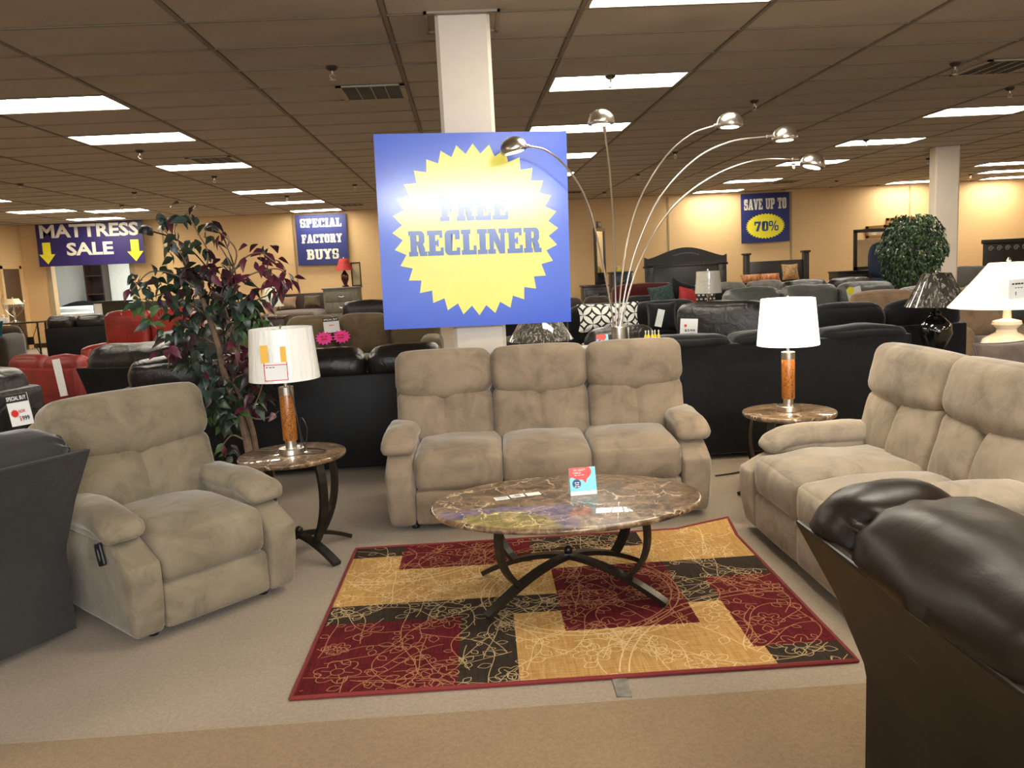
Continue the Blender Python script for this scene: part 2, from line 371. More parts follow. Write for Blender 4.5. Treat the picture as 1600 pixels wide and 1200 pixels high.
def m_marble():
    t=NT('brown_marble'); v=t.obj(); a=t.noise(v,9,6,.65,1.5); b=t.noise(v,34,5,.7,.8)
    x=t.ramp(a.outputs[0],[(.30,(.020,.011,.006)),(.42,(.06,.033,.016)),(.51,(.19,.11,.055)),(.63,(.38,.25,.14))])
    x=t.mix(.4,x,t.ramp(b.outputs[0],[(.35,(.02,.012,.008)),(.65,(.22,.15,.095))]))
    ds=t.noise(v,4,4,.6); mx=t.mix(.22,v,ds.outputs[1],'ADD')
    for sc,wd in ((4.2,.008),(8,.006)):
        vo=t.n('ShaderNodeTexVoronoi',feature='DISTANCE_TO_EDGE'); vo.inputs['Scale'].default_value=sc; t.l(mx,vo.inputs['Vector'])
        ln=t.ramp(vo.outputs[0],[(0,(1,1,1)),(wd,(.7,.7,.7)),(wd*2.2,(0,0,0))])
        mk=t.ramp(t.noise(v,6 if sc<6 else 11,2,.5).outputs[0],[(.47,(0,0,0)),(.52,(1,1,1))])
        x=t.mix(t.mix(1,ln,mk,'MULTIPLY'),x,(.66,.50,.34))
    t.l(x,t.b.inputs['Base Color']); t.b.inputs['Roughness'].default_value=.3; t.b.inputs['Specular IOR Level'].default_value=.15; t.b.inputs['Coat Weight'].default_value=.8; t.b.inputs['Coat Roughness'].default_value=.02
    return t.m
MARBLE=m_marble()
def m_cork():
    t=NT('amber_cork'); v=t.obj(); vo=t.n('ShaderNodeTexVoronoi'); vo.inputs['Scale'].default_value=130; t.l(v,vo.inputs['Vector'])
    t.l(t.ramp(vo.outputs[0],[(.1,(.45,.17,.03)),(.5,(.30,.10,.015)),(.8,(.12,.04,.01))]),t.b.inputs['Base Color']); t.b.inputs['Roughness'].default_value=.3; return t.m
CORK=m_cork()
def m_rug(name,c1,c2,lc):
    t=NT(name); v=t.obj(); st=t.noise(t.obj((14,120,1)),1,4,.7); st2=t.noise(t.obj((90,6,1)),1,3,.7)
    x=t.ramp(st2.outputs[0],[(.36,c1),(.64,c2)]); x=t.mix(.5,x,t.ramp(st.outputs[0],[(.35,c1),(.65,c2)]))
    st3=t.noise(t.obj((3,260,1)),1,3,.8); st4=t.noise(t.obj((260,3,1)),1,3,.8)
    x=t.mix(t.ramp(st3.outputs[0],[(.56,(0,0,0)),(.66,(.5,.5,.5))]),x,lc); x=t.mix(t.ramp(st4.outputs[0],[(.58,(0,0,0)),(.68,(.4,.4,.4))]),x,lc)
    t.l(x,t.b.inputs['Base Color']); t.b.inputs['Roughness'].default_value=.95; t.b.inputs['Specular IOR Level'].default_value=.1
    t.bump(t.noise(v,300,2,.6).outputs[0],.5,.004); return t.m
RUGG=m_rug('rug_gold',(.30,.15,.04),(.52,.31,.11),(.62,.46,.24))
RUGR=m_rug('rug_red',(.045,.006,.008),(.14,.012,.016),(.03,.006,.006))
RUGD=m_rug('rug_dark',(.018,.012,.008),(.042,.030,.022),(.06,.045,.03))
LINEG=mat('rug_line_cream',(.62,.44,.22),.95); LINER=mat('rug_line_rust',(.34,.14,.06),.95); LINED=mat('rug_line_tan',(.38,.27,.14),.95)
RUGB=mat('rug_binding',(.16,.015,.015),.9)
SHADEP=mat('white_lamp_shade',(.80,.79,.74),.3,bs=9,bst=.5,bd=.02,stretch=(4,4,.5),coat=.6)
SHADELIT=mat('lit_lamp_shade',(.9,.87,.75),.7,emit=1.15,ec=(1,.93,.72,1))
SHADEW=mat('warm_lit_shade',(.8,.7,.55),.7,emit=.38,ec=(1,.85,.6,1))
CREAMC=mat('cream_ceramic',(.75,.62,.45),.25,coat=.5)
BLUE=mat('sign_blue',(.004,.07,.60),.42,coat=.55); BLUE.node_tree.nodes['Principled BSDF'].inputs['Coat Roughness'].default_value=.15
YEL=mat('sign_yellow',(.80,.74,.09),.42,coat=.55); YEL.node_tree.nodes['Principled BSDF'].inputs['Coat Roughness'].default_value=.15
SBLUE=mat('sign_letter_blue',(.03,.085,.36),.42,coat=.55); SBLUE.node_tree.nodes['Principled BSDF'].inputs['Coat Roughness'].default_value=.15
NAVY=mat('banner_navy',(.014,.022,.13),.5); NAVYP=mat('banner_purple',(.018,.010,.10),.5)
LETTER=mat('banner_letters',(.62,.60,.50),.6); BYEL=mat('banner_yellow',(.80,.72,.03),.5)
COLUMN=mat('column_paint',(.66,.58,.48),.45,var=.06,vs=3)
PAPER=mat('paper',(.72,.72,.70),.6); INK=mat('ink_black',(.01,.01,.01),.6); REDP=mat('red_print',(.6,.02,.02),.5); PINK=mat('pink_print',(.9,.05,.35),.5)
CYAN=mat('cyan_print',(.22,.62,.72),.5); CORAL=mat('coral_print',(.72,.07,.06),.5); DBLUE=mat('blue_print',(.02,.06,.2),.5)
BLACKWOOD=mat('black_wood',(.012,.011,.010),.35,var=.2,stretch=(1,1,6)); DWOOD=mat('dark_brown_wood',(.035,.014,.008),.4,var=.3,vs=5,stretch=(1,1,8))
GREYWOOD=mat('grey_wood',(.15,.135,.10),.5,var=.2,vs=5,stretch=(6,1,1)); GOLDW=mat('gold_frame',(.22,.10,.02),.4)
MIRROR=mat('mirror_glass',(.7,.72,.7),.06,metal=1); WHITEFAB=mat('mattress_white',(.68,.68,.66),.8)

# ------------------------------------------------------------ room shell
XL=at(35,400,BACKY).x; XRW=17.0; YF=-5.0
b=MB(); b.box((XL-3.5,YF-.2,-.2),(XRW+.3,BACKY+6,0)); struct(b.build('floor',CARPET,smooth=False))
s0=atz(0,1165); s1=atz(1335,1070); k_=(s1.y-s0.y)/(s1.x-s0.x)
b=MB(); b.prism([(XL,YF),(XRW,YF),(XRW,s0.y+k_*(XRW-s0.x)),(XL,s0.y+k_*(XL-s0.x))],.0005,.004); fr=struct(b.build('floor_front_carpet',CARPET2,smooth=False)); fr.name='trim_1'
b=MB(); p=[atz(955,1058),atz(978,1058),atz(988,1090),atz(964,1090)]; b.prism([(q.x,q.y) for q in reversed(p)],.0006,.006); struct(b.build('trim_2',mat('seam_metal',(.16,.15,.12),.4,var=.4,vs=30),smooth=False))
b=MB(); b.box((XL-.2,YF,0),(XL,BACKY,CEIL+.1)); struct(b.build('wall_left',WALL,smooth=False))
b=MB(); b.box((XRW,YF,0),(XRW+.2,BACKY,CEIL+.1)); struct(b.build('wall_right',WALL,smooth=False))
DX0=at(80,420,BACKY).x; DX1=at(204,420,BACKY).x; DZ=2.45
b=MB(); b.box((XL,BACKY,0),(DX0,BACKY+.2,CEIL+.1)); b.box((DX1,BACKY,0),(XRW,BACKY+.2,CEIL+.1)); b.box((DX0,BACKY,DZ),(DX1,BACKY+.2,CEIL+.1))
struct(b.build('wall_back',WALL,smooth=False))
b=MB(); b.box((DX0-4.2,BACKY+5.8,0),(DX1+3,BACKY+6,CEIL)); b.box((DX0-4.2,BACKY+.2,0),(DX0-4,BACKY+5.8,CEIL)); b.box((DX1+2,BACKY+.2,0),(DX1+2.2,BACKY+5.8,CEIL)); b.box((DX0-4,BACKY+.2,3.0),(DX1+2,BACKY+5.8,3.1))
struct(b.build('wall_mattress_room',WHITEWALL,smooth=False))
pl=bpy.data.lights.new('mattress_room_light','AREA'); pl.energy=170; pl.size=2; pl.color=(.95,1,.95); o=bpy.data.objects.new('mattress_room_light',pl); col.objects.link(o); o.location=((DX0+DX1)/2,BACKY+2.8,2.95)
# shop front behind the camera: wall piers and sill with window openings
b=MB(); b.box((XL,YF-.2,0),(XRW,YF,.5)); b.box((XL,YF-.2,2.7),(XRW,YF,CEIL+.1))
for x in (-10,-6.5,-5.0,5.0,6.5,10,14): b.box((x-.15,YF-.2,.5),(x+.15,YF,2.7))
b.box((XL,YF-.2,.5),(-5,YF,2.7)); b.box((5,YF-.2,.5),(XRW,YF,2.7)); struct(b.build('wall_front',WALL,smooth=False))
# wall joints
for i,(x,y) in enumerate(((258,400),(460,380),(1044,360),(1236,390),(1421,330))):
    q=at(x,y,BACKY); b=MB(); b.box((q.x-.025,BACKY-.012,.1),(q.x+.025,BACKY+.01,CEIL-.05)); struct(b.build('trim_%d'%(i+3),mat('joint',(.34,.25,.13),.8) if i==0 else bpy.data.materials['joint'],smooth=False))
b=MB(); b.box((XL,BACKY-.02,0),(DX0,BACKY,.12)); b.box((DX1,BACKY-.02,0),(XRW,BACKY,.12)); struct(b.build('baseboard_back',DWOOD,smooth=False))
# door on the left wall
dd0=at(29,470,1).x; 
def wall_left_y(px): # depth where the left wall is seen at pixel column px (row 450)
    d=CF+CR*((px-800)/FPX)-CU*((450-600)/FPX); return XL/d.x*d.y
ya,yb=wall_left_y(4),wall_left_y(30)
b=MB(); b.box((XL+.0,ya,.0),(XL+.05,yb,2.12)); dr=struct(b.build('door_1',mat('brown_door',(.09,.045,.02),.5,var=.2,stretch=(1,1,6)),smooth=False))
b=MB(); b.box((XL,ya-.1,0),(XL+.07,ya,2.2)); b.box((XL,yb,0),(XL+.07,yb+.1,2.2)); b.box((XL,ya-.1,2.12),(XL+.07,yb+.1,2.22)); b.build('door_frame',WALL,dr,smooth=False)
b=MB(); b.lathe([(0,0),(.035,.01),(.035,.05),(0,.06)],10,X=Matrix.Translation((XL+.05,ya+.15,1.0))@Matrix.Rotation(R_(90),4,'Y')); b.build('door_knob',METAL,dr)
b=MB(); b.box((DX1-.02,BACKY-.03,0),(DX1+.1,BACKY,DZ)); b.box((DX0-.12,BACKY-.03,0),(DX0,BACKY,DZ)); struct(b.build('trim_8',mat('opening_trim',(.42,.33,.2),.6),smooth=False))

# ------------------------------------------------------------ ceiling: slab, grid, tiles, lights
b=MB(); b.box((XL-.2,YF-.2,CEIL+.06),(XRW+.2,BACKY+.2,CEIL+.3)); ceil=struct(b.build('ceiling',TILE,smooth=False))
LC={(-5,j) for j in (3,6,10,16,20,24)}|{(-1,j) for j in (-1,3,7,11,15,19)}|{(3,j) for j in (7,11,15,20,24)}|{(7,24),(7,18),(8,21),(9,24),(-9,15),(-9,19),(-8,20),(-9,23),(7,12),(11,16)}
LC|={(i,j) for i in (-5,-1,3,7) for j in (-5,-9,-13)}
LC|={(8,6),(-9,7),(-9,0),(7,1)}
VENTS=[(-3,3,.52,1.0),(2,3,.13,.9),(-5,9,.52,1.0),(4,21,.05,.7),(-4,22,.1,.5),(0,21,.1,.6)]
vc={(i,j) for i,j,_,_ in VENTS}
HW=.014
tb=MB()
for i in range(-11,12):
    x=GX+i*CELL
    if XL<x<XRW: tb.box((x-HW,YF,CEIL-.006),(x+HW,BACKY,CEIL+.02))
for j in range(-16,26):
    y=GY+j*CELL/2
    if YF<y<BACKY: tb.box((XL,y-.010,CEIL-.003),(XRW,y+.010,CEIL+.018))
tb.build('ceiling_grid',TBAR,ceil,smooth=False)
tile_me=None; cells=[]
COLX,COLY=.085,6.09
for i in range(-11,12):
    for j in range(-16,26):
        x0=GX+i*CELL; y0=GY+j*CELL/2
        if x0+CELL<XL or x0>XRW or y0<YF-.3 or y0+.3>BACKY or (i,j) in LC: continue
        P=Vector((x0+CELL/2,y0+CELL/4,CEIL))-Vector((0,0,CH)); d=P.dot(CF); vis=0
        if d>.5:
            u=800+FPX*P.dot(CR)/d; v=600-FPX*P.dot(CU)/d
            if -150<u<1750 and v>-60: vis=1000/d
        cells.append((vis,i,j))
cells.sort(reverse=True)
rest=MB()
def tile_shape(bm,ox=0,oy=0):
    a,c=CELL/2-HW,CELL/4-.010
    bm.add([(ox-a,oy-c,.010),(ox+a,oy-c,.010),(ox+a,oy+c,.010),(ox-a,oy+c,.010),(ox-a+.012,oy-c+.012,0),(ox+a-.012,oy-c+.012,0),(ox+a-.012,oy+c-.012,0),(ox-a+.012,oy+c-.012,0),(ox-a,oy-c,.02),(ox+a,oy-c,.02),(ox+a,oy+c,.02),(ox-a,oy+c,.02)],
      [(7,6,5,4),(0,1,5,4)[::-1],(1,2,6,5)[::-1],(2,3,7,6)[::-1],(3,0,4,7)[::-1],(8,9,1,0)[::-1],(9,10,2,1)[::-1],(10,11,3,2)[::-1],(11,8,0,3)[::-1],(8,9,10,11)])
tm=MB(); tile_shape(tm); tile_me=tm.mesh('ceiling_tile',TILE,smooth=False)
for n_,(vis,i,j) in enumerate(cells):
    x=GX+(i+.5)*CELL; y=GY+(j+.5)*CELL/2
    if vis>0 and n_<290:
        o=bpy.data.objects.new('ceiling_tile',tile_me); col.objects.link(o); o.parent=ceil; o.location=(x,y,CEIL+random.uniform(0,.004))
    else: tile_shape(rest,x,y)
o=rest.build('ceiling_tiles_beyond',TILE,ceil,smooth=False,loc=(0,0,CEIL)); stuff(o)
# lights
fm=MB()
a,c=CELL/2-.018,CELL/4-.014
fm.box((-a,-c,0),(-a+.03,c,.03)); fm.box((a-.03,-c,0),(a,c,.03)); fm.box((-a,-c,0),(a,-c+.02,.03)); fm.box((-a,c-.02,0),(a,c,.03)); fm.box((-a,-c,.03),(a,c,.06))
frame_me=fm.mesh('light_frame',LFRAME,smooth=False)
dm=MB(); dm.box((-a+.03,-c+.02,.006),(a-.03,c-.02,.012)); diff_me=dm.mesh('diffuser',GLOW,smooth=False)
LN={(-5,3):'large lit ceiling light cut by the left edge of the photo',(-5,6):'second lit ceiling light in the left row, counted from the front',(-5,10):'third lit ceiling light in the left row, just behind a vent',
(-5,16):'fourth lit ceiling light in the left row, left of the sprinkler',(-5,20):'fifth lit ceiling light in the left row, a sprinkler before it',(-5,24):'last lit ceiling light of the left row, above the special factory buys banner',
(-1,-1):'nearest lit ceiling light, cut by the top edge of the photo',(-1,3):'lit ceiling light right of the column with a sprinkler in front',(-1,7):'lit ceiling light behind the middle arc lamp head, beside the big sign',
(-1,11):'lit ceiling light half hidden by the big sign edge, third from the front',(-1,15):'short visible end of a lit ceiling light at the big sign right edge',
(3,7):'lit ceiling light cut by the right edge above the right column',(3,11):'bluish-white lit ceiling light with a sprinkler at its left end, left of the right column',
(3,15):'lit ceiling light just right of the lowest arc lamp head',(3,20):'lit ceiling light above the save up to 70% banner',(3,24):'farthest lit ceiling light touching the save up to 70% banner top',
(7,24):'distant lit ceiling light crossing behind the right column',(7,18):'distant lit ceiling light right of the right column, highest of three at the edge',
(8,21):'distant lit ceiling light at the right edge, middle of three',(9,24):'distant lit ceiling light at the right edge, lowest of three',
(-9,15):'distant lit ceiling light cut by the left edge above the doorway',(-9,19):'distant lit ceiling light up left of the mattress sale banner',(-8,20):'distant lit ceiling light above the right half of mattress sale banner',
(-9,23):'farthest lit ceiling light directly above the mattress sale banner'}
for (i,j) in sorted(LC):
    x=GX+(i+.5)*CELL; y=GY+(j+.5)*CELL/2
    if not (XL+.8<x<XRW-.8 and y<BACKY): continue
    t=thing('ceiling_light',LN.get((i,j),'lit flush ceiling light panel outside the photographed part of the room'),'ceiling light',(x,y,CEIL-.006),0,'flush ceiling lights')
    for nm,me in (('light_frame',frame_me),('diffuser',diff_me)):
        o=bpy.data.objects.new(nm,me); col.objects.link(o); o.parent=t
VL=['metal ceiling vent left of the column, nearest one','dark ceiling vent at the top right edge','thin ceiling vent just before a lit panel in the left row','faint ceiling vent right of the save banner','tiny far ceiling vent left of the big sign','small far ceiling vent right of the big sign edge']
VENTM=mat('vent_louvre',(.05,.045,.035),.6); VFR=mat('vent_frame',(.35,.29,.2),.5)
for (i,j,fx,wd),lb in zip(VENTS,VL):
    x0=GX+(i+fx)*CELL; x1=x0+.47*CELL; y0=GY+j*CELL/2+.02; y1=y0+CELL/2*.95
    t=thing('ceiling_vent',lb,'vent',((x0+x1)/2,(y0+y1)/2,CEIL-.004),0)
    hx,hy=(x1-x0)/2,(y1-y0)/2; b=MB()
    for q in (((-hx,-hy,-.012),(-hx+.05,hy,0)),((hx-.05,-hy,-.012),(hx,hy,0)),((-hx,-hy,-.012),(hx,-hy+.03,0)),((-hx,hy-.03,-.012),(hx,hy,0))): b.box(*q)
    b.build('vent_frame',VFR,t,smooth=False)
    b=MB(); b.box((-hx+.05,-hy+.03,-.004),(hx-.05,hy-.03,-.002)); b.build('backing',DARKPL,t,smooth=False)
    for k in range(3):
        q=-hx+.05+(2*hx-.1)*(k+1)/4; b=MB(); b.box((q-.005,-hy+.03,-.014),(q+.005,hy-.03,-.004)); b.build('divider',VFR,t,smooth=False)
    b=MB()
    for k in range(12):
        yy=-hy+.05+(2*hy-.1)*k/11; b.box((-hx+.05,yy-.012,-.010),(hx-.05,yy+.006,-.008))
    b.build('louvre',VENTM,t,smooth=False)
# sprinklers
SP=[(-2.42,1.97,'left of the column, above the nearest vent'),(-.58,3.08,'in front of the lit panel right of the column'),(.85,5.38,'above the second arc lamp head from the right group'),(1.92,3.15,'beside the dark vent at the top right edge'),(3.02,5.2,'near the right edge above a lit panel'),(-4.71,7.84,'behind the second lit panel of the left row'),(-4.66,12.27,'behind the third lit panel of the left row'),(-6.92,12.06,'far left under the front left light'),(-6.15,15.0,'above the mattress sale banner to the right'),(-7.02,18.49,'before the lit panel over the mattress banner'),(-4.39,18.08,'before the fifth lit panel of the left row'),(-3.17,15.63,'just left of the big sign'),(.97,11.6,'between the two right arc lamp stems'),(1.02,16.43,'right of the big sign, between arc lamp stems'),(1.01,22.26,'small and far, right of the big sign'),(3.21,15.4,'under the lowest arc lamp head'),(3.19,10.94,'on the left end of the bluish lit panel'),(5.32,15.7,'left of the right column'),(5.36,22.01,'far, right of the save banner'),(7.94,21.99,'far, on the right side of the right column')]
sp0=None
for gx,gy,lb in SP:
    x=GX+gx*CELL; y=GY+gy*CELL/2; l='brown pendent fire sprinkler '+lb
    if sp0 is None:
        sp0=thing('fire_sprinkler',l,'sprinkler',(x,y,CEIL-.003),0,'ceiling fire sprinklers')
        b=MB(); b.lathe([(0,0),(.052,0),(.045,-.018),(.03,-.028),(.016,-.034)][::-1],14); b.build('escutcheon',mat('sprinkler_brown',(.05,.035,.02),.4,metal=.5),sp0)
        b=MB(); b.lathe([(.014,-.06),(.014,-.03)],10); 
        for s in (-1,1): b.tube([(s*.014,0,-.055),(s*.024,0,-.075),(s*.006,0,-.10)],.0045,6)
        b.build('sprinkler_body',METAL,sp0)
        b=MB(); b.lathe([(0,-.106),(.026,-.104),(.026,-.1),(0,-.098)],14); b.build('deflector',METAL,sp0)
    else:
        c=copy_tree(sp0); c.location=(x,y,CEIL-.003); c['label']=l
# columns
def column(cx,cy,w_,d_,rz,label,n):
    b=MB(); e=.025; hx,hy=w_/2,d_/2
    poly=[(-hx+e,-hy),(hx-e,-hy),(hx,-hy+e),(hx,hy-e),(hx-e,hy),(-hx+e,hy),(-hx,hy-e),(-hx,-hy+e)]
    X=Matrix.Translation((cx,cy,0))@Matrix.Rotation(rz,4,'Z'); b.prism(poly,0,CEIL+.04,X=X); o=struct(b.build(n,COLUMN,smooth=False))
    b=MB()
    for q in (((-hx-.07,-hy-.06,CEIL-.012),(hx+.07,-hy-.03,CEIL+.01)),((-hx-.07,hy+.03,CEIL-.012),(hx+.07,hy+.06,CEIL+.01)),((-hx-.07,-hy-.06,CEIL-.012),(-hx-.05,hy+.06,CEIL+.01)),((hx+.05,-hy-.06,CEIL-.012),(hx+.07,hy+.06,CEIL+.01))): b.box(*q,X=X)
    b.build('column_collar',LFRAME,o,smooth=False); return o
column(COLX,COLY,.375,.375,0,'','column_left'); c2=at(1487,300,14.6); column(8.72,14.75,.40,.40,R_(-14),'','column_right')

# ------------------------------------------------------------ rug
A=Vector((-.72,2.85,0)); Bq=Vector((1.37,2.81,0)); Dq=Vector((-.69,4.46,0))
ru=(Bq-A); rv=(Dq-A)
us=[0,.13,.29,.4,.46,.5,.75,.77,.84,.86,1]; vs_=[0,.1,.25,.38,.5,.55,.70,.77,.86,.9,1]
def rugmat(u,v):
    m=0
    R=[(2,0,.9,.13,1),(1,.13,.77,.46,1),(2,.46,.86,.75,1),(2,0,.38,.5,.5),(2,.29,0,.4,.4),(1,0,0,.29,.38),(2,.77,.38,.84,.7),(2,.75,.55,1,.7),(1,.5,.25,.77,.7),(1,.84,.1,1,.55),(2,.86,0,1,.1)]
    for mm,u0,v0,u1,v1 in R:
        if u0<=u<=u1 and v0<=v<=v1: m=mm
    return m
rug=MB(); T=.011
def rug_z(u,v):
    z=T+.002*nz(u*5,v*5,0)
    k=max(0,(u-.86)/.14)*max(0,(v-.9)/.1); z+=.05*k; return z
gu=sorted(set(us+[i/40 for i in range(41)])); gv=sorted(set(vs_+[i/32 for i in range(33)]))
idx={}
for i,u in enumerate(gu):
    for j,v in enumerate(gv): idx[i,j]=len(rug.v); p=A+ru*u+rv*v; rug.v.append((p.x,p.y,rug_z(u,v)))
for i in range(len(gu)-1):
    for j in range(len(gv)-1):
        um,vm=(gu[i]+gu[i+1])/2,(gv[j]+gv[j+1])/2; rug.f.append((idx[i,j],idx[i+1,j],idx[i+1,j+1],idx[i,j+1])); rug.mi.append(rugmat(um,vm))
rg=rug.build('area_rug',[RUGG,RUGR,RUGD],smooth=False); tag(rg,'patchwork area rug in red, gold and dark brown blocks with floral line pattern','rug')
# woven floral outlines of the rug, thin raised lines
rn=random.Random(11); LM_={0:MB(),1:MB(),2:MB()}; RW,RH=ru.length,rv.length
def stroke(P,wd=.0036):
    for (a,b_) in zip(P[:-1],P[1:]):
        d=(b_[0]-a[0],b_[1]-a[1]); L=math.hypot(*d)
        if L<1e-5: continue
        nx_,ny_=-d[1]/L*wd/2,d[0]/L*wd/2; q=[]
        for (x,y) in ((a[0]-nx_,a[1]-ny_),(b_[0]-nx_,b_[1]-ny_),(b_[0]+nx_,b_[1]+ny_),(a[0]+nx_,a[1]+ny_)):
            u,v=x/RW,y/RH
            if not (.006<u<.994 and .006<v<.994): q=None; break
            p=A+ru*u+rv*v; q.append((p.x,p.y,rug_z(u,v)+.0009))
        if q: m_=rugmat((a[0]+b_[0])/2/RW,(a[1]+b_[1])/2/RH); LM_[m_].add(q,[(0,1,2,3)])
def flower(cx,cy,R,n,ph):
    P=[]
    for i in range(n*10+1):
        a=2*math.pi*i/(n*10)+ph; rr=R*(.62+.38*abs(math.sin(n*(a-ph)/2))); P.append((cx+rr*math.cos(a),cy+rr*math.sin(a)))
    stroke(P); stroke([(cx+R*.28*math.cos(i*.52),cy+R*.28*math.sin(i*.52)) for i in range(13)])
    for k in range(n):
        a=ph+2*math.pi*(k+.5)/n; stroke([(cx+R*t*math.cos(a),cy+R*t*math.sin(a)) for t in (.3,.5,.7)])
def vine(x,y,h,L,curl):
    P=[]; n=int(L/.012); 
    for i in range(n):
        t=i/n; P.append((x,y)); h+=(.05*math.sin(t*9+curl*5)+.03)*(1 if curl>0 else -1)*(1+6*max(0,t-.72)); x+=.012*math.cos(h); y+=.012*math.sin(h)
    stroke(P); 
    for i in range(6,n-4,9):
        a=math.atan2(P[i+1][1]-P[i][1],P[i+1][0]-P[i][0])+(1.1 if (i//9)%2 else -1.1); lx_,ly_=P[i]; R=rn.uniform(.035,.07)
        lf=[(lx_+R*t*math.cos(a)-R*.32*math.sin(math.pi*t)*math.sin(a),ly_+R*t*math.sin(a)+R*.32*math.sin(math.pi*t)*math.cos(a)) for t in [k/8 for k in range(9)]]
        lg=[(lx_+R*t*math.cos(a)+R*.32*math.sin(math.pi*t)*math.sin(a),ly_+R*t*math.sin(a)-R*.32*math.sin(math.pi*t)*math.cos(a)) for t in [k/8 for k in range(9)]]
        stroke(lf); stroke(lg)
for i in range(34):
    cx=(i%7+.5+rn.uniform(-.35,.35))/7*RW; cy=(i//7+.5+rn.uniform(-.35,.35))/5*RH; flower(cx,cy,rn.uniform(.05,.10),rn.choice((5,6,7)),rn.random()*3)
for i in range(185): vine(rn.uniform(0,RW),rn.uniform(0,RH),rn.uniform(0,6.28),rn.uniform(.25,.8),rn.choice((-1,1))*rn.uniform(.3,1))
for cx,cy,R in ((.95*RW,-.05*RH,.75),(.1*RW,1.05*RH,.6),(.55*RW,.5*RH,.42)):
    for dr in (0,.035): stroke([(cx+(R+dr)*math.cos(i*.03),cy+(R+dr)*math.sin(i*.03)) for i in range(210)],.006)
for k_,mm in ((0,LINEG),(1,LINER),(2,LINED)): stuff(LM_[k_].build('floral_outline',mm,rg,smooth=False))
b=MB()
ring=[(u,0) for u in gu]+[(1,v) for v in gv[1:]]+[(u,1) for u in reversed(gu[:-1])]+[(0,v) for v in reversed(gv[1:-1])]
pp=[]
for u,v in ring: p=A+ru*u+rv*v; pp.append((p.x,p.y,max(.009,rug_z(u,v)-.002)))
b.tube(pp+[pp[0],pp[1]],.009,6,cap=False); b.build('binding',RUGB,rg)

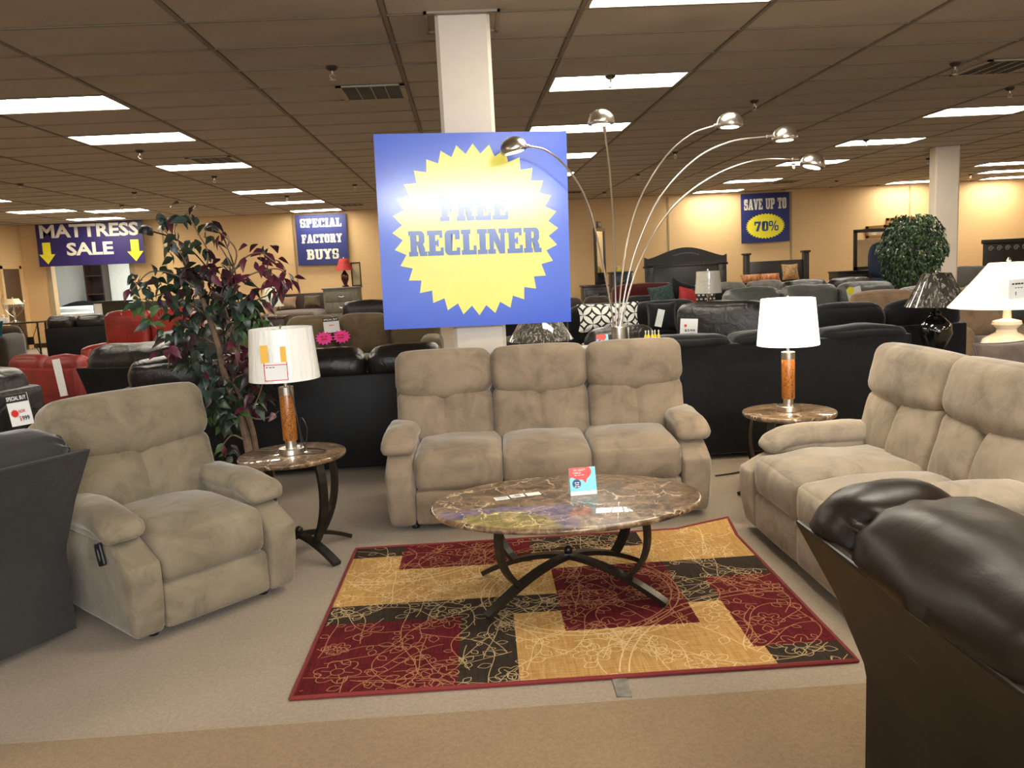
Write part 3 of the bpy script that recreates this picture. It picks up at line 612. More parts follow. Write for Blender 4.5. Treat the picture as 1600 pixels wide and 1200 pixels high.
# ------------------------------------------------------------ beige reclining trio
def tilt(y0,z0,ang):
    return Matrix.Translation((0,y0,z0))@Matrix.Rotation(ang,4,'X')
def reclining(name,label,cat,loc,rz,seats,sw,aw,m,lever=(),H=.60,D=.9,seed=0,wing=.03):
    bw=(seats*sw+2*aw-.05)/seats
    t=thing(name,label,cat,loc,rz); W=seats*sw+2*aw; hd=D/2
    for si,s in enumerate((-1,1)):
        xc=s*(W/2-aw/2)
        def fn(P,U,s=s):
            x,y,z=P; f=max(0,min(1,(-y-.02-(hd-.42))/.36))
            if z>.2: z-= .15*f**2.4*((z-.2)/.36)
            y-= .035*math.sin(max(0,min(1,(z-.03)/.5))*math.pi)*max(0,-U[1])
            x-= s*.018*(max(0,1-z/.30)**1.5)*(.5+.5*s*U[0])
            z+= .004*nz(x*6+seed,y*6,z*6)
            return [x,y,z]
        b=MB(); b.puff((aw,D-.03,.45),.032,(xc,0,.262),n=(8,18,12),fn=fn); b.build('arm',m,t)
        def fp(P,U,s=s,xc=xc):
            x,y,z=P; f=max(0,min(1,(-y-(hd-.35))/.25))
            z-= .05*f*f; 
            g=max(0,-U[1])**3; z+=.004*math.sin((x-xc)*150)*g*(1 if U[2]>0 else .3)
            z+=.010*nz(x*9,y*9,seed+s); x+=.006*nz(y*9,z*9,seed+3)
            return [x,y,z]
        b=MB(); b.puff((aw+.045,D-.35,.085),.042,(xc+s*.012,-.07,.525),crown=(0,.015,.022),n=(12,20,8),fn=fp); b.puff((aw+.01,D-.38,.06),.02,(xc+s*.008,-.05,.475),n=(6,10,4)); b.build('arm_pad',m,t)
    for k in range(seats):
        xc=-W/2+aw+sw*(k+.5)
        def fs(P,U,xc=xc,k=k):
            x,y,z=P; f=max(0,-U[1]); 
            z+=.012*nz(x*5,y*5,seed+k)*max(0,U[2]); y+=-.02*f*(1-U[0]**2)*(1-(U[2])**2)
            if U[2]>0: z+=.003*math.sin(x*90+3*nz(x*4,y*4,1))*(U[0]**6)
            z-=.03*max(0,-U[1]-.3)*max(0,U[2])
            return [x,y,z]
        b=MB(); b.puff((sw+.002,D*.70,.235),.055,(xc,-hd+D*.35+.005,.357),crown=(0,.0,.025),n=(16,18,8),fn=fs); b.build('seat_cushion',m,t)
        b=MB(); b.puff((sw-.002,.09,.205),.025,(xc,-hd+.055,.145),crown=(0,.012,0),n=(10,5,8)); b.build('footrest_panel',m,t)
        X=tilt(hd-.34,.40,R_(-15))
        xb=-W/2+.025+bw*(k+.5)
        def fl(P,U,xc=xb,k=k):
            x,y,z=P; d=x-xc
            fr=max(0,-U[1])
            y+= .045*fr*math.exp(-(d/.026)**2)*(.55+.45*U[2])
            a=abs(d)/(bw/2)
            y+= fr*.006*math.sin((d*95+z*18)+3*nz(x*5,z*5,seed+k))*(max(0,.6-abs(a-.1))+.3*a**4)
            y+= fr*.010*nz(x*7,z*7,seed+k+5)
            return [x,y,z]
        b=MB(); b.puff((bw,.19,.36),.06,(xb,.0,.175),crown=(0,.035,0),n=(40,8,18),fn=fl,X=X); b.build('lumbar_cushion',m,t)
        def fh(P,U,xc=xb,k=k):
            x,y,z=P
            z-= .042*(1-U[0]**2)*max(0,-U[2]) 
            z-= .012*abs(U[0])**5*max(0,U[2])
            y+= -.012*max(0,-U[1])*(1-U[0]**2)
            y+=.006*nz(x*6,z*6,seed+k+9)+.003*math.sin(z*70+4*nz(x*5,z*5,2))*abs(U[0])**8
            return [x,y,z]
        b=MB(); b.puff((bw+.010,.23,.28),.065,(xb,-.005,.475),crown=(0,.022,.008),n=(18,12,14),fn=fh,X=X); b.build('headrest_cushion',m,t)
    X=tilt(hd-.34,.40,R_(-15))
    b=MB(); b.puff((W-.01,.13,.60),.05,(0,.125,.25),n=(8,6,8),X=X); b.puff((W-.03,.2,.42),.05,(0,hd-.13,.28),n=(6,4,5)); b.build('back_panel',m,t)
    b=MB(); b.bbox((-W/2+aw*.6,-hd+.12,.012),(W/2-aw*.6,hd-.15,.055),.008)
    for x in (-W/2+aw*.9,W/2-aw*.9):
        for y in (-hd+.12,hd-.2): b.lathe([(.022,0),(.026,.012),(.018,.03)],10,(x,y,0))
    b.build('base_frame',DARKPL,t)
    for s in lever:
        x=s*(W/2+.014); b=MB()
        Xl=Matrix.Translation((x,-hd+.20,.395))@Matrix.Rotation(R_(-18),4,'X')@Matrix.Rotation(R_(90),4,'Y')
        b.puff((.10,.062,.016),.03,(0,0,0),n=(10,8,3),X=Xl)
        lv=b.build('recliner_lever',DARKPL,t); b=MB(); b.puff((.062,.026,.014),.012,(0,0,s*.008),n=(6,5,3),X=Xl); b.build('lever_grip',DARKPL,lv)
    return t
fc=lambda x,y,rz,D:(x-math.sin(rz)*D/2,y+math.cos(rz)*D/2)
# sofa: front edge centre on the floor
rz=R_(-2.2); x,y=fc(.42,4.66,rz,.92)
reclining('reclining_sofa','beige three-seat microfibre reclining sofa behind the marble coffee table','sofa',(x,y,0),rz,3,.525,.165,BEIGE,D=.92,seed=1)
rz=R_(46); x,y=fc(-1.18,3.64,rz,1.0)
reclining('recliner_chair','beige microfibre recliner armchair with black side lever, left of the rug','armchair',(x,y,0),rz,1,.52,.15,BEIGE_R,lever=(-1,),D=1.0,seed=5,wing=.05)
rz=R_(-90); x,y=fc(1.535,3.70,rz,.95)
reclining('reclining_loveseat','beige two-seat microfibre reclining loveseat at the right, beside the lit lamp','sofa',(x,y,0),rz,2,.56,.175,BEIGE_L,lever=(-1,),D=1.05,seed=9)

# ------------------------------------------------------------ tables
def oval_table(name,label,loc,rz,a,b_,H,fx,fy,cz,ux,ball=True,tr=.62,xt=.8):
    t=thing(name,label,'table',loc,rz)
    prof=[(0,-.028),(.955,-.028),(.985,-.024),(1.0,-.014),(.998,-.007),(.985,-.001),(.965,0),(0,0)]
    m=MB(); m.lathe([(r,z) for r,z in prof],64,(0,0,H),sx=a,sy=b_); m.build('tabletop',MARBLE,t,ang=60)
    for sx in (-1,1):
        for sy in (-1,1):
            foot=Vector((sx*fx,sy*fy,.0)); side=Vector((-sy*fy,sx*fx,0))
            P=[]
            for i in range(13):
                q=i/12; P.append(Vector((foot.x*q,foot.y*q,cz*(1-q**1.75)+.013)))
            m=MB(); m.bar(P,.046,.022,side); m.build('foot_rail',BLACKMETAL,t,smooth=False)
            q=tr; bz=cz*(1-q**1.75)+.02; B0=Vector((foot.x*q,foot.y*q,bz)); Tt=Vector((foot.x*xt,foot.y*xt,H-.028)); 
            mid=Vector((foot.x*(xt+ux),foot.y*(xt+ux),(H*.5)))
            m=MB(); m.bar(arc(B0,mid,Tt,10),.046,.02,side); m.build('leg',BLACKMETAL,t,smooth=False)
    m=MB(); m.lathe([(.0,cz+.062)]+[(.021*math.cos(R_(k)),cz+.042+.021*math.sin(R_(k))) for k in range(80,-81,-20)]+[(.012,cz+.018),(.02,cz+.015)],18)
    m.v=[v for v in m.v]; m.build('ball_finial',BLACKMETAL,t)
    m=MB(); m.box((-.02,-.02,cz),(.02,.02,cz+.028)); m.build('hub',BLACKMETAL,t,smooth=False)
    return t
CT=(.405,3.66); CTH=.44
oval_table('coffee_table','oval brown marble-top coffee table with curved black metal legs on the rug','table',0,1,1,1,1,1,1) if False else None
ct=oval_table('coffee_table','oval brown marble-top coffee table with curved black metal legs on the rug',(CT[0],CT[1],.012),0,.625,.44,CTH,.395,.265,.155,.10)
lt=oval_table('end_table','round marble-top end table between the recliner and the sofa',(-.995,4.465,0),0,.29,.29,.575,.235,.235,.10,.22,tr=.45,xt=.72)
rt=oval_table('end_table','round marble-top end table beside the beige loveseat under the lit lamp',(1.905,4.80,0),0,.275,.275,.575,.235,.235,.10,.22,tr=.45,xt=.72)
# lamps
def cyl_lamp(label,loc,Hb,rb,rt_,sh,shadem,lit,rz=0):
    t=thing('table_lamp',label,'lamp',loc,rz)
    m=MB(); m.lathe([(.0,0),(.066,0),(.068,.003),(.068,.030),(.064,.034),(.030,.036),(.030,.075),(.0,.075)],32); m.build('base',METAL,t,ang=30)
    m=MB(); m.lathe([(.037,.075),(.039,.08),(.039,Hb-.03),(.037,Hb-.025)],28,cap=True); m.build('body',CORK,t,ang=30)
    m=MB(); m.lathe([(.040,Hb-.03),(.040,Hb+.012),(.034,Hb+.014),(.010,Hb+.016),(.010,Hb+.09),(.016,Hb+.09),(.016,Hb+.14),(0,Hb+.14)],24); m.build('neck',METAL,t,ang=30)
    z0=Hb+.055; m=MB(); m.lathe([(rb,z0),(rt_,z0+sh),(rt_-.004,z0+sh),(rb-.004,z0),(rb,z0)],48,cap=False); m.build('lamp_shade',shadem,t,ang=60)
    m=MB()
    for k in range(3): m.tube([(0,0,z0+sh-.02),((rt_-.003)*math.cos(k*2.09),(rt_-.003)*math.sin(k*2.09),z0+sh-.012)],.002,5)
    m.lathe([(.012,z0+sh-.03),(.012,z0+sh-.01),(.005,z0+sh),(.007,z0+sh+.012),(0,z0+sh+.02)],12); m.build('finial',METAL,t)
    m=MB(); zb=z0+sh*.5; m.lathe([(.0,zb-.05),(.013,zb-.045),(.014,zb-.02),(.028,zb+.015),(.022,zb+.035),(0,zb+.045)],14)
    m.build('bulb',mat('lit_bulb',(1,.9,.7),.5,emit=12,ec=(1,.85,.6,1)) if lit else mat('bulb',(.8,.8,.8),.3),t)
    if lit:
        l=bpy.data.lights.new('lamp_light','POINT'); l.energy=lit; l.color=(1,.78,.5); l.shadow_soft_size=.04
        lo=bpy.data.objects.new('lamp_light',l); col.objects.link(lo); lo.parent=t; lo.location=(0,0,zb+.09)
    return t
ll=cyl_lamp('table lamp with white wrapped shade, price tag and amber column on the left end table',(-.995,4.455,.5755),.355,.187,.165,.275,SHADEP,0)
rl=cyl_lamp('lit table lamp with plain glowing shade and amber column on the right end table',(1.90,4.80,.5755),.345,.180,.155,.275,SHADELIT,10)
# tag and cord of the left lamp
m=MB(); m.box((-.06,-.188,.425),(.06,-.187,.52)); tg=m.build('price_tag',PAPER,ll,smooth=False)
m=MB(); 
for q in (((-.06,-.1885,.425),(-.056,-.1881,.52)),((.056,-.1885,.425),(.06,-.1881,.52)),((-.06,-.1885,.425),(.06,-.1881,.429)),((-.06,-.1885,.505),(.06,-.1881,.509))): m.box(*q)
m.build('tag_border',REDP,tg,smooth=False)
ORG=mat('orange_print',(.75,.42,.04),.5)
for q in (((-.072,-.187,.52),(-.035,-.1862,.61)),((.03,-.187,.52),(.058,-.1862,.60))): m=MB(); m.box(*q); m.build('sticker',ORG,ll,smooth=False)
bars(-.025,.495,.05,.004,-.1892,'tag_print',INK,tg,3); bars(0,.468,.07,.010,-.1892,'tag_print',bpy.data.materials['card_tan'] if 'card_tan' in bpy.data.materials else PAPER,tg,3)
m=MB(); m.tube(smoothpath([(.012,-.012,.42),(.03,-.03,.36),(.046,-.03,.25),(.055,-.03,.16),(.06,-.02,.06),(.055,-.04,.012),(.10,-.08,.008),(.17,-.06,.007),(.185,0,.007),(.12,.05,.007),(.07,.07,.008)],6),.0032,6)
m.tube(smoothpath([(.075,-.02,.02),(.10,-.03,.13),(.075,-.03,.20),(.06,-.02,.13),(.08,-.03,.03),(.07,-.02,.01)],6),.003,6); m.build('power_cord',DARKPL,ll)
# things on the coffee table
zt=CTH+.012
def tent(label,loc,rz,w_=.115,h_=.13,d_=.06,full=True):
    t=thing('tent_card',label,'sign card',loc,rz); Xf=Matrix.Translation((0,-d_/2,0))@Matrix.Rotation(-math.atan2(d_/2,h_),4,'X')
    L=math.hypot(d_/2,h_); m=MB(); m.box((-w_/2,0,0),(w_/2,.0015,L),X=Xf); m.box((-w_/2,0,0),(w_/2,.0015,L),X=Matrix.Rotation(math.pi,4,'Z')@Xf)
    m.box((-w_/2,-d_/2,0),(w_/2,d_/2,.0012)); m.build('card',PAPER,t,smooth=False)
    s=w_/.115
    m=MB(); m.add([(-w_/2,-.0006,.018*s),(w_/2,-.0006,.018*s),(w_/2,-.0006,L),(-w_/2,-.0006,L)],[(0,1,2,3)],X=Xf); m.build('cyan_panel',CYAN,t,smooth=False)
    c=[(-w_/2,L),(-w_/2,.075*s)]+[(-.01*s+.045*s*math.cos(R_(a)),.098*s+.032*s*math.sin(R_(a))) for a in range(-140,-60,20)]+[(.012*s,.05*s),(.018*s,.068*s)]+[(-.01*s+.05*s*math.cos(R_(a)),.098*s+.034*s*math.sin(R_(a))) for a in range(-40,60,20)]+[(.022*s,L)]
    m=MB(); m.add([(x_,-.0012,z_) for x_,z_ in c],[tuple(range(len(c)))],X=Xf); m.build('speech_bubble',CORAL,t,smooth=False)
    m=MB(); m.add([(-.028*s+.019*s*math.cos(a*.4),-.0014,.050*s+.019*s*math.sin(a*.4)) for a in range(16)],[tuple(range(16))],X=Xf); m.build('round_badge',DBLUE,t,smooth=False)
    if full:
        text('NO CREDIT',-.013,.117,.0085,-.0020,'lettering',PAPER,t,.01,w_=.056,X=Xf); text('CHECK',-.025,.104,.0085,-.0020,'lettering',PAPER,t,.01,X=Xf)
        bars(-.013,.093,.05,.003,-.0020,'small_print',PAPER,t,3,X=Xf)
        for k,q_ in enumerate((.024,.020,.026)): bars(-.028,.059-.009*k,q_,.0042,-.0022,'small_print',PAPER,t,2,X=Xf)
    return t
p=atz(911,772,zt); tent('small red and cyan NO CREDIT CHECK tent card on the coffee table','',0) if False else tent('red and cyan NO CREDIT CHECK tent card standing on the coffee table',(p.x,p.y+.01,zt+.001),R_(4),full=True,w_=.125,h_=.125)
PCARD=mat('card_tan',(.5,.42,.32),.6)
for k,((px,py),lb) in enumerate((((784,779),'white printed card at the left end of the row on the coffee table'),((808,775),'printed card in the middle of the row of three on the coffee table'),((833,772),'plain card at the right end of the row on the coffee table'))):
    p=atz(px,py,zt); t=thing('paper_card',lb,'card',(p.x,p.y,zt+.0006),R_(12),'cards on the coffee table'); m=MB(); m.box((-.034,-.024,0),(.034,.024,.0012)); m.build('card',PAPER,t,smooth=False)
    if k<2:
        m=MB(); m.box((-.012,-.014,.0012),(.016,.014,.0015)) if k else m.box((-.028,.012,.0012),(.028,.018,.0015)); 
        for q in range(3): m.box((-.026,-.016+q*.008,.0012),(-.016 if k else .02,-.013+q*.008,.0015))
        m.build('print',mat('grey_print',(.3,.3,.3),.6),t,smooth=False)

# ------------------------------------------------------------ foreground leather sofa (right) and charcoal recliner (left)
def tufted_back(name,label,cat,loc,rz,W,yb,H,rolls,m_roll,m_panel,flare=.2,zc=.36,depth=.95,r=.17,pull=.03,seed=0,arms=True,sd=0,off=.025):
    """Seen from behind. Local -Y is the seat side; the back panel stands at +yb and flares out above zc."""
    t=thing(name,label,cat,loc,rz); hx=W/2
    zs=H-r*.9-sd                                   # seam height
    P=[(yb,.04),(yb,zc-.04),(yb+.008,zc),(yb+flare*.45,zc+(zs-zc)*.5),(yb+flare,zs),(yb+flare-.02,zs+.01),(yb+flare-.10,zs-.02),(yb-.06,zc),(yb-.06,.04)]
    b=MB(); nx=10; n=len(P)
    for i in range(nx+1):
        x=-hx+W*i/nx
        for y,z in P: b.v.append((x,y+.006*nz(x*2,z*3,seed),z))
    for i in range(nx):
        for j in range(n):
            j2=(j+1)%n; b.f.append((i*n+j,(i+1)*n+j,(i+1)*n+j2,i*n+j2)); b.mi.append(0)
    b.f.append(tuple(range(n))); b.mi.append(0); b.f.append(tuple(reversed(range(nx*n,nx*n+n)))); b.mi.append(0)
    pn=b.build('back_panel',m_panel,t,ang=25)
    b=MB(); b.tube([(-hx,yb+flare-.005,zs+.004),(0,yb+flare-.003,zs+.003),(hx,yb+flare-.005,zs+.004)],.006,6); b.build('piping',m_roll,pn)
    ra=MB(); ra.box((-hx+.02,-depth+yb+.12,.03),(hx-.02,yb-.05,.30)); ra.build('base',m_panel,t,smooth=False)
    for k,(x0,x1,rr,dz) in enumerate(rolls):
        xc=(x0+x1)/2; Lx=x1-x0
        def fn(Q,U,k=k,xc=xc,Lx=Lx):
            x,y,z=Q; e=abs(U[0])
            a=math.atan2(z-(H-r),y-(yb+flare-r*.95))
            ple=math.sin(a*13+4*nz(x*3,seed,k))*.011*e**5+ math.sin(a*7+x*20)*.004*e**3
            q=1-.10*e**6; cyy=yb+flare-r*.95; czz=H-r*.9
            dy,dz_=y-cyy,z-czz; L=math.hypot(dy,dz_) or 1
            y=cyy+dy*q+dy/L*ple; z=czz+dz_*q+dz_/L*ple
            k2=.013*nz(x*3.5,a*1.2,seed+k)+.004*nz(x*9,a*3,seed)
            y+=dy/L*k2; z+=dz_/L*k2
            if z<zs: y=min(y,yb+flare*max(0,(z-zc)/(zs-zc))-.012)
            return [x,y,z]
        b=MB(); b.puff((Lx,2*rr*1.12,2*rr),rr*.93,(xc,yb+flare-rr*1.12-off,H-rr+dz),crown=(0,.0,.0),n=(36,16,16),fn=fn); b.build('back_cushion',m_roll,t,ang=60)
    nseat=max(1,round(W/.7))
    for k in range(nseat):
        sw=(W-.36)/nseat; xc=-hx+.18+sw*(k+.5)
        b=MB(); b.puff((sw,.62,.2),.07,(xc,yb-.5,.39),crown=(0,0,.02),n=8); b.build('seat_cushion',m_roll,t)
        b=MB(); b.puff((sw,.2,.42),.08,(xc,yb-.20,.60),crown=(0,.03,0),n=8,X=Matrix.Identity(4)); b.build('lumbar_cushion',m_roll,t)
    if arms:
        for s in (-1,1):
            b=MB(); b.puff((.2,.78,.5),.08,(s*(hx-.11),yb-.47,.34),crown=(.0,.02,.02),n=8); b.build('arm',m_roll,t)
    b=MB()
    for s in (-1,1):
        b.box((s*(hx-.12)-.03,yb-.15,0),(s*(hx-.12)+.03,yb-.09,.05)); b.box((s*(hx-.12)-.03,yb-.8,0),(s*(hx-.12)+.03,yb-.74,.05))
    b.build('foot_block',DARKPL,t,smooth=False)
    return t
# leather sofa: its back panel faces the left, its far end is 2.1 m ahead of the camera
tufted_back('leather_sofa','dark brown leather sofa seen from behind, nearest at the right edge','sofa',(1.49,1.08,0),R_(90),2.08,.43,.945,[(.77,1.075,.18,-.02),(.03,.86,.19,0),(-.98,.05,.19,-.012)],LEATHER,LEATHER_MATT,flare=.20,zc=.37,r=.19,seed=3,sd=-.015,off=-.004)
# charcoal recliner at the left edge
g0=Vector((-1.80,3.56)); fd=Vector((-.84,.54)).normalized(); rz=R_(-122.7); W=.95; yb=.42
lx=Vector((math.cos(rz),math.sin(rz))); cc=g0+fd*yb+(-lx if False else lx)*(W/2)
tufted_back('charcoal_recliner','charcoal fabric recliner seen from behind at the left edge','armchair',(cc.x,cc.y,0),rz,W,yb,.97,[(-.47,.475,.15,0)],CHAR,CHAR,flare=.26,zc=.42,r=.125,seed=11,off=.02)

# ------------------------------------------------------------ sign on the column
tl,tr,bl,br=at(583,210,5.72),at(886,204,5.80),at(601,515,5.72),at(891.5,503,5.80)
m_,w_,h_=frame(tl,tr,bl,br)
def board(name,label,cat,m_,w_,h_,face,th=.008):
    t=thing(name,label,cat); t.matrix_world=m_
    b=MB(); b.box((-w_/2,0,-h_/2),(w_/2,th,h_/2)); b.build('board',face,t,smooth=False); return t
sg=board('sale_sign','large blue FREE RECLINER sign with a yellow starburst, tied to the column','sign',m_,w_,h_,BLUE)
burst(.005*w_,.0,w_*.437,h_*.445,32,.885,-.002,'starburst',YEL,sg)
slab('FREE',.0,.118*h_,w_*.36,h_*.13,-.004,'free_lettering',SBLUE,sg); slab('RECLINER',.0,-.058*h_,w_*.70,h_*.13,-.004,'recliner_lettering',SBLUE,sg,gap=.03)
# tape holding the sign to the column
TAPE=mat('clear_tape',(.75,.72,.66),.1,alpha=.35,coat=1)
q=at(727,205,5.86); b=MB(); b.box((COLX-.195,5.895,q.z-.05),(COLX+.195,5.902,q.z+.04)); tp=b.build('packing_tape',TAPE,sg,smooth=False); tp.matrix_world=Matrix.Identity(4); tp.parent=sg; tp.matrix_parent_inverse=sg.matrix_world.inverted()
# ------------------------------------------------------------ banners hanging near the back wall
def banner(label,c4,face,Y):
    tl,tr,bl,br=[at(x,y,Y) for x,y in c4]; m_,w_,h_=frame(tl,tr,bl,br); t=board('hanging_banner',label,'banner',m_,w_,h_,face,.01)
    b=MB()
    for s in (-.4,.4): b.tube([(s*w_,.005,h_/2),(s*w_,.005,h_/2+.12)],.004,5)
    b.build('hanging_wire',DARKPL,t); return t,w_,h_
t,w_,h_=banner('wide navy MATTRESS SALE banner with two yellow arrows over the doorway',[(54,348),(220,344),(62,418),(228,410)],NAVYP,BACKY-.35)
text('MATTRESS',.0,.30*h_,h_*.31,-.003,'mattress_lettering',LETTER,t,.032,w_=w_*.93); text('SALE',-.01*w_,-.12*h_,h_*.30,-.003,'sale_lettering',LETTER,t,.032,w_=w_*.44)
for s in (-1,1):
    c=s*.415*w_; a=.085*w_; b=MB(); b.add([(c-a*.45,-.003,.05*h_),(c-a*.45,-.003,-.22*h_),(c-a*.9,-.003,-.22*h_),(c,-.003,-.45*h_),(c+a*.9,-.003,-.22*h_),(c+a*.45,-.003,-.22*h_),(c+a*.45,-.003,.05*h_)],[(0,1,2,3,4,5,6)]); b.build('yellow_arrow',BYEL,t,smooth=False)
t,w_,h_=banner('navy SPECIAL FACTORY BUYS banner left of the big sign',[(460,336),(538.5,333),(467,415),(546,412)],NAVY,BACKY-.12)
for s,zz,ww,hh in (('SPECIAL',.33,.82,.17),('FACTORY',.02,.80,.17),('BUYS',-.29,.64,.20)): slab(s,-.0,zz*h_,w_*ww,h_*hh,-.004,s.lower()+'_lettering',LETTER,t,gap=.05)
t,w_,h_=banner('navy SAVE UP TO 70% banner with a yellow starburst on the back wall',[(1157,303),(1233,300),(1159,381),(1234,376)],NAVY,BACKY-.12)
slab('SAVE UP TO',0,.28*h_,w_*.88,h_*.22,-.004,'save_lettering',LETTER,t,gap=.04); burst(0,-.17*h_,w_*.41,h_*.26,36,.9,-.003,'starburst',BYEL,t); slab('70%',.02*w_,-.17*h_,w_*.50,h_*.20,-.006,'percent_lettering',DBLUE,t,gap=.05)

# ------------------------------------------------------------ black sofas seen from behind, in the middle ground
def big_sofa(label,x0,x1,Y,H,zs,mat_c,mat_p,n,D=.95,rz=0,r=.15,seed=0,name='black_sofa',face=1,cat='sofa',over=.0,armh=.62):
    """back panel at Y (towards the camera), seats beyond."""
    W=x1-x0; t=thing(name,label,cat,((x0+x1)/2,Y,0),rz); hx=W/2
    b=MB(); b.bbox((-hx,0,.04),(hx,.13,zs),.02); b.build('back_panel',mat_p,t)
    b=MB(); b.bbox((-hx+.02,.12,.05),(hx-.02,D-.05,.28),.02); b.build('base',mat_p,t)
    for s in (-1,1):
        b=MB(); b.puff((.24,D-.12,armh-.05),.09,(s*(hx-.12),.12+(D-.14)/2,(armh+.05)/2),crown=(0,.02,.03),n=8); b.build('arm',mat_c,t)
    sw=(W-.44)/n; bw=(W-.02)/n
    for k in range(n):
        xb=-hx+.01+bw*(k+.5)
        def fn(P,U,k=k):
            x,y,z=P; e=abs(U[0]); q=.012*nz(x*4,z*6,seed+k); y+=q-.005*math.sin(z*60+x*20)*e**4; z+=.012*nz(x*5,y*5,seed+k)-.02*e**6
            return [x,y,z]
        b=MB(); b.puff((bw-.004,.28,H-zs+.05),r*.75,(xb,.15-over,(H+zs-.05)/2),crown=(0,.03,.02),n=(14,8,10),fn=fn); b.build('back_cushion',mat_c,t,ang=60)
        b=MB(); b.puff((sw,.14,.34),.06,(-hx+.22+sw*(k+.5),.27,.57),n=6); b.build('lumbar_cushion',mat_c,t)
        b=MB(); b.puff((sw,D-.32,.2),.06,(-hx+.22+sw*(k+.5),.24+(D-.26)/2,.37),crown=(0,.0,.02),n=7); b.build('seat_cushion',mat_c,t)
    b=MB()
    for s in (-1,1):
        for y in (.06,D-.12): b.box((s*(hx-.1)-.03,y-.03,0),(s*(hx-.1)+.03,y+.03,.05))
    b.build('foot_block',DARKPL,t,smooth=False)
    return t
big_sofa('black leather sofa back behind the left end table and lamp',-2.62,-.18,6.30,.955,.765,BLEATH,BPANEL,4,seed=2,r=.13)
big_sofa('long black velvet sofa back behind the right lamp',1.28,3.32,5.98,.935,.875,VELVET,VELVET,3,seed=7,r=.10)
big_sofa('black velvet sofa with tall rounded back, beyond the long velvet sofa',3.15,4.6,7.35,1.02,.80,VELVET,VELVET,2,seed=8,r=.16)
# rounded black leather recliners beyond the beige recliner
def facing_sofa(name,label,cat,x,y,rz,W,H,mats,n,D=.95,armh=.6,seed=0,armw=.22,backt=.24,crn=.03,res=8,group=None):
    """an upholstered seat with its front towards local -Y"""
    t=thing(name,label,cat,(x,y,0),rz,group); hx=W/2; m=mats
    b=MB(); b.bbox((-hx+.03,-D/2+.04,.06),(hx-.03,D/2-.03,.27),.02); b.build('base',m,t)
    b=MB(); b.bbox((-hx+.03,D/2-.16,.2),(hx-.03,D/2,H-.14),.04); b.build('back_panel',m,t)
    for s in (-1,1):
        b=MB(); b.puff((armw,D-.06,armh-.06),.08,(s*(hx-armw/2),-.02,(armh+.06)/2),crown=(0,.02,.03),n=res); b.build('arm',m,t)
    sw=(W-2*armw)/n
    for k in range(n):
        xc=-hx+armw+sw*(k+.5)
        def fn(P,U,k=k):
            x_,y_,z_=P; y_+=.015*nz(x_*5,z_*5,seed+k); z_+=.015*nz(x_*5,y_*5,seed+k+4)-.02*abs(U[0])**6; return [x_,y_,z_]
        b=MB(); b.puff((sw,D-.28,.2),.06,(xc,-.12,.36),crown=(0,0,.025),n=res); b.build('seat_cushion',m,t)
        bw=(W-.06)/n if armw<.5 else sw; xb=-hx+.03+bw*(k+.5)
        b=MB(); b.puff((bw-.004,backt,H-.42),.1,(xb,D/2-.05-backt/2-.03,(H+.42)/2),crown=(0,crn,.02),n=(12,8,10),fn=fn,X=None); b.build('back_cushion',m,t,ang=60)
    b=MB()
    for s in (-1,1):
        for yy in (-D/2+.1,D/2-.1): b.box((s*(hx-.1)-.03,yy-.03,0),(s*(hx-.1)+.03,yy+.03,.065))
    b.build('foot',DARKPL,t,smooth=False)
    return t
def px(x,y,Y): return at(x,y,Y).x
x=px(238,570,7.7); tufted_back('leather_recliner','puffy black leather recliner back behind the beige recliner','armchair',(x,7.95,0),R_(163),.95,.42,1.01,[(-.47,.47,.21,0)],BLEATH,BPANEL,flare=.14,zc=.45,r=.2,seed=21,sd=.02,off=.0)
x=px(296,560,9.0); facing_sofa('leather_recliner','black leather recliner half hidden behind the purple-leaved tree','armchair',x,9.25,R_(-168),.85,1.02,BLEATH,1,seed=22,backt=.34,crn=.05)
x=px(-10,630,6.2); facing_sofa('leather_recliner','black leather recliner at the left edge behind the charcoal recliner','armchair',x-.25,6.0,R_(-110),.95,.98,BLEATH,1,seed=23,backt=.32,crn=.05)
# red leather pieces
x=px(226,540,13.6); facing_sofa('red_sofa','red leather sofa with plump cushions behind the tree','sofa',x,13.6,R_(-12),1.7,1.12,RLEATH,2,seed=31)
x=px(108,600,10.6); facing_sofa('red_loveseat','low red leather seat with a white tag left of the tree','sofa',x-.15,11.0,R_(150),1.5,.70,RPANEL,2,seed=32,armh=.58)
rs=bpy.data.objects['red_loveseat']; b=MB(); b.box((-.045,0,-.22),(.045,.012,.24),X=rs.matrix_basis.inverted()@Matrix.Translation((px(96,575,10.35),10.28,.45))@Matrix.Rotation(R_(-6),4,'Y')); pt=b.build('paper_tag',PAPER,rs,smooth=False); pt['label']='white paper tag'
x=px(126,530,17.8); big_sofa('small black sofa back in front of the mattress doorway',x-.62,x+.60,17.6,.98,.74,BLEATH,BPANEL,2,seed=33)
x=px(30,540,17.0); facing_sofa('dark_chaise','dark brown upholstered chaise at the left edge','chaise',x-.75,16.6,R_(10),1.7,.86,OLIVE2,1,D=1.3,armh=.70,seed=34)
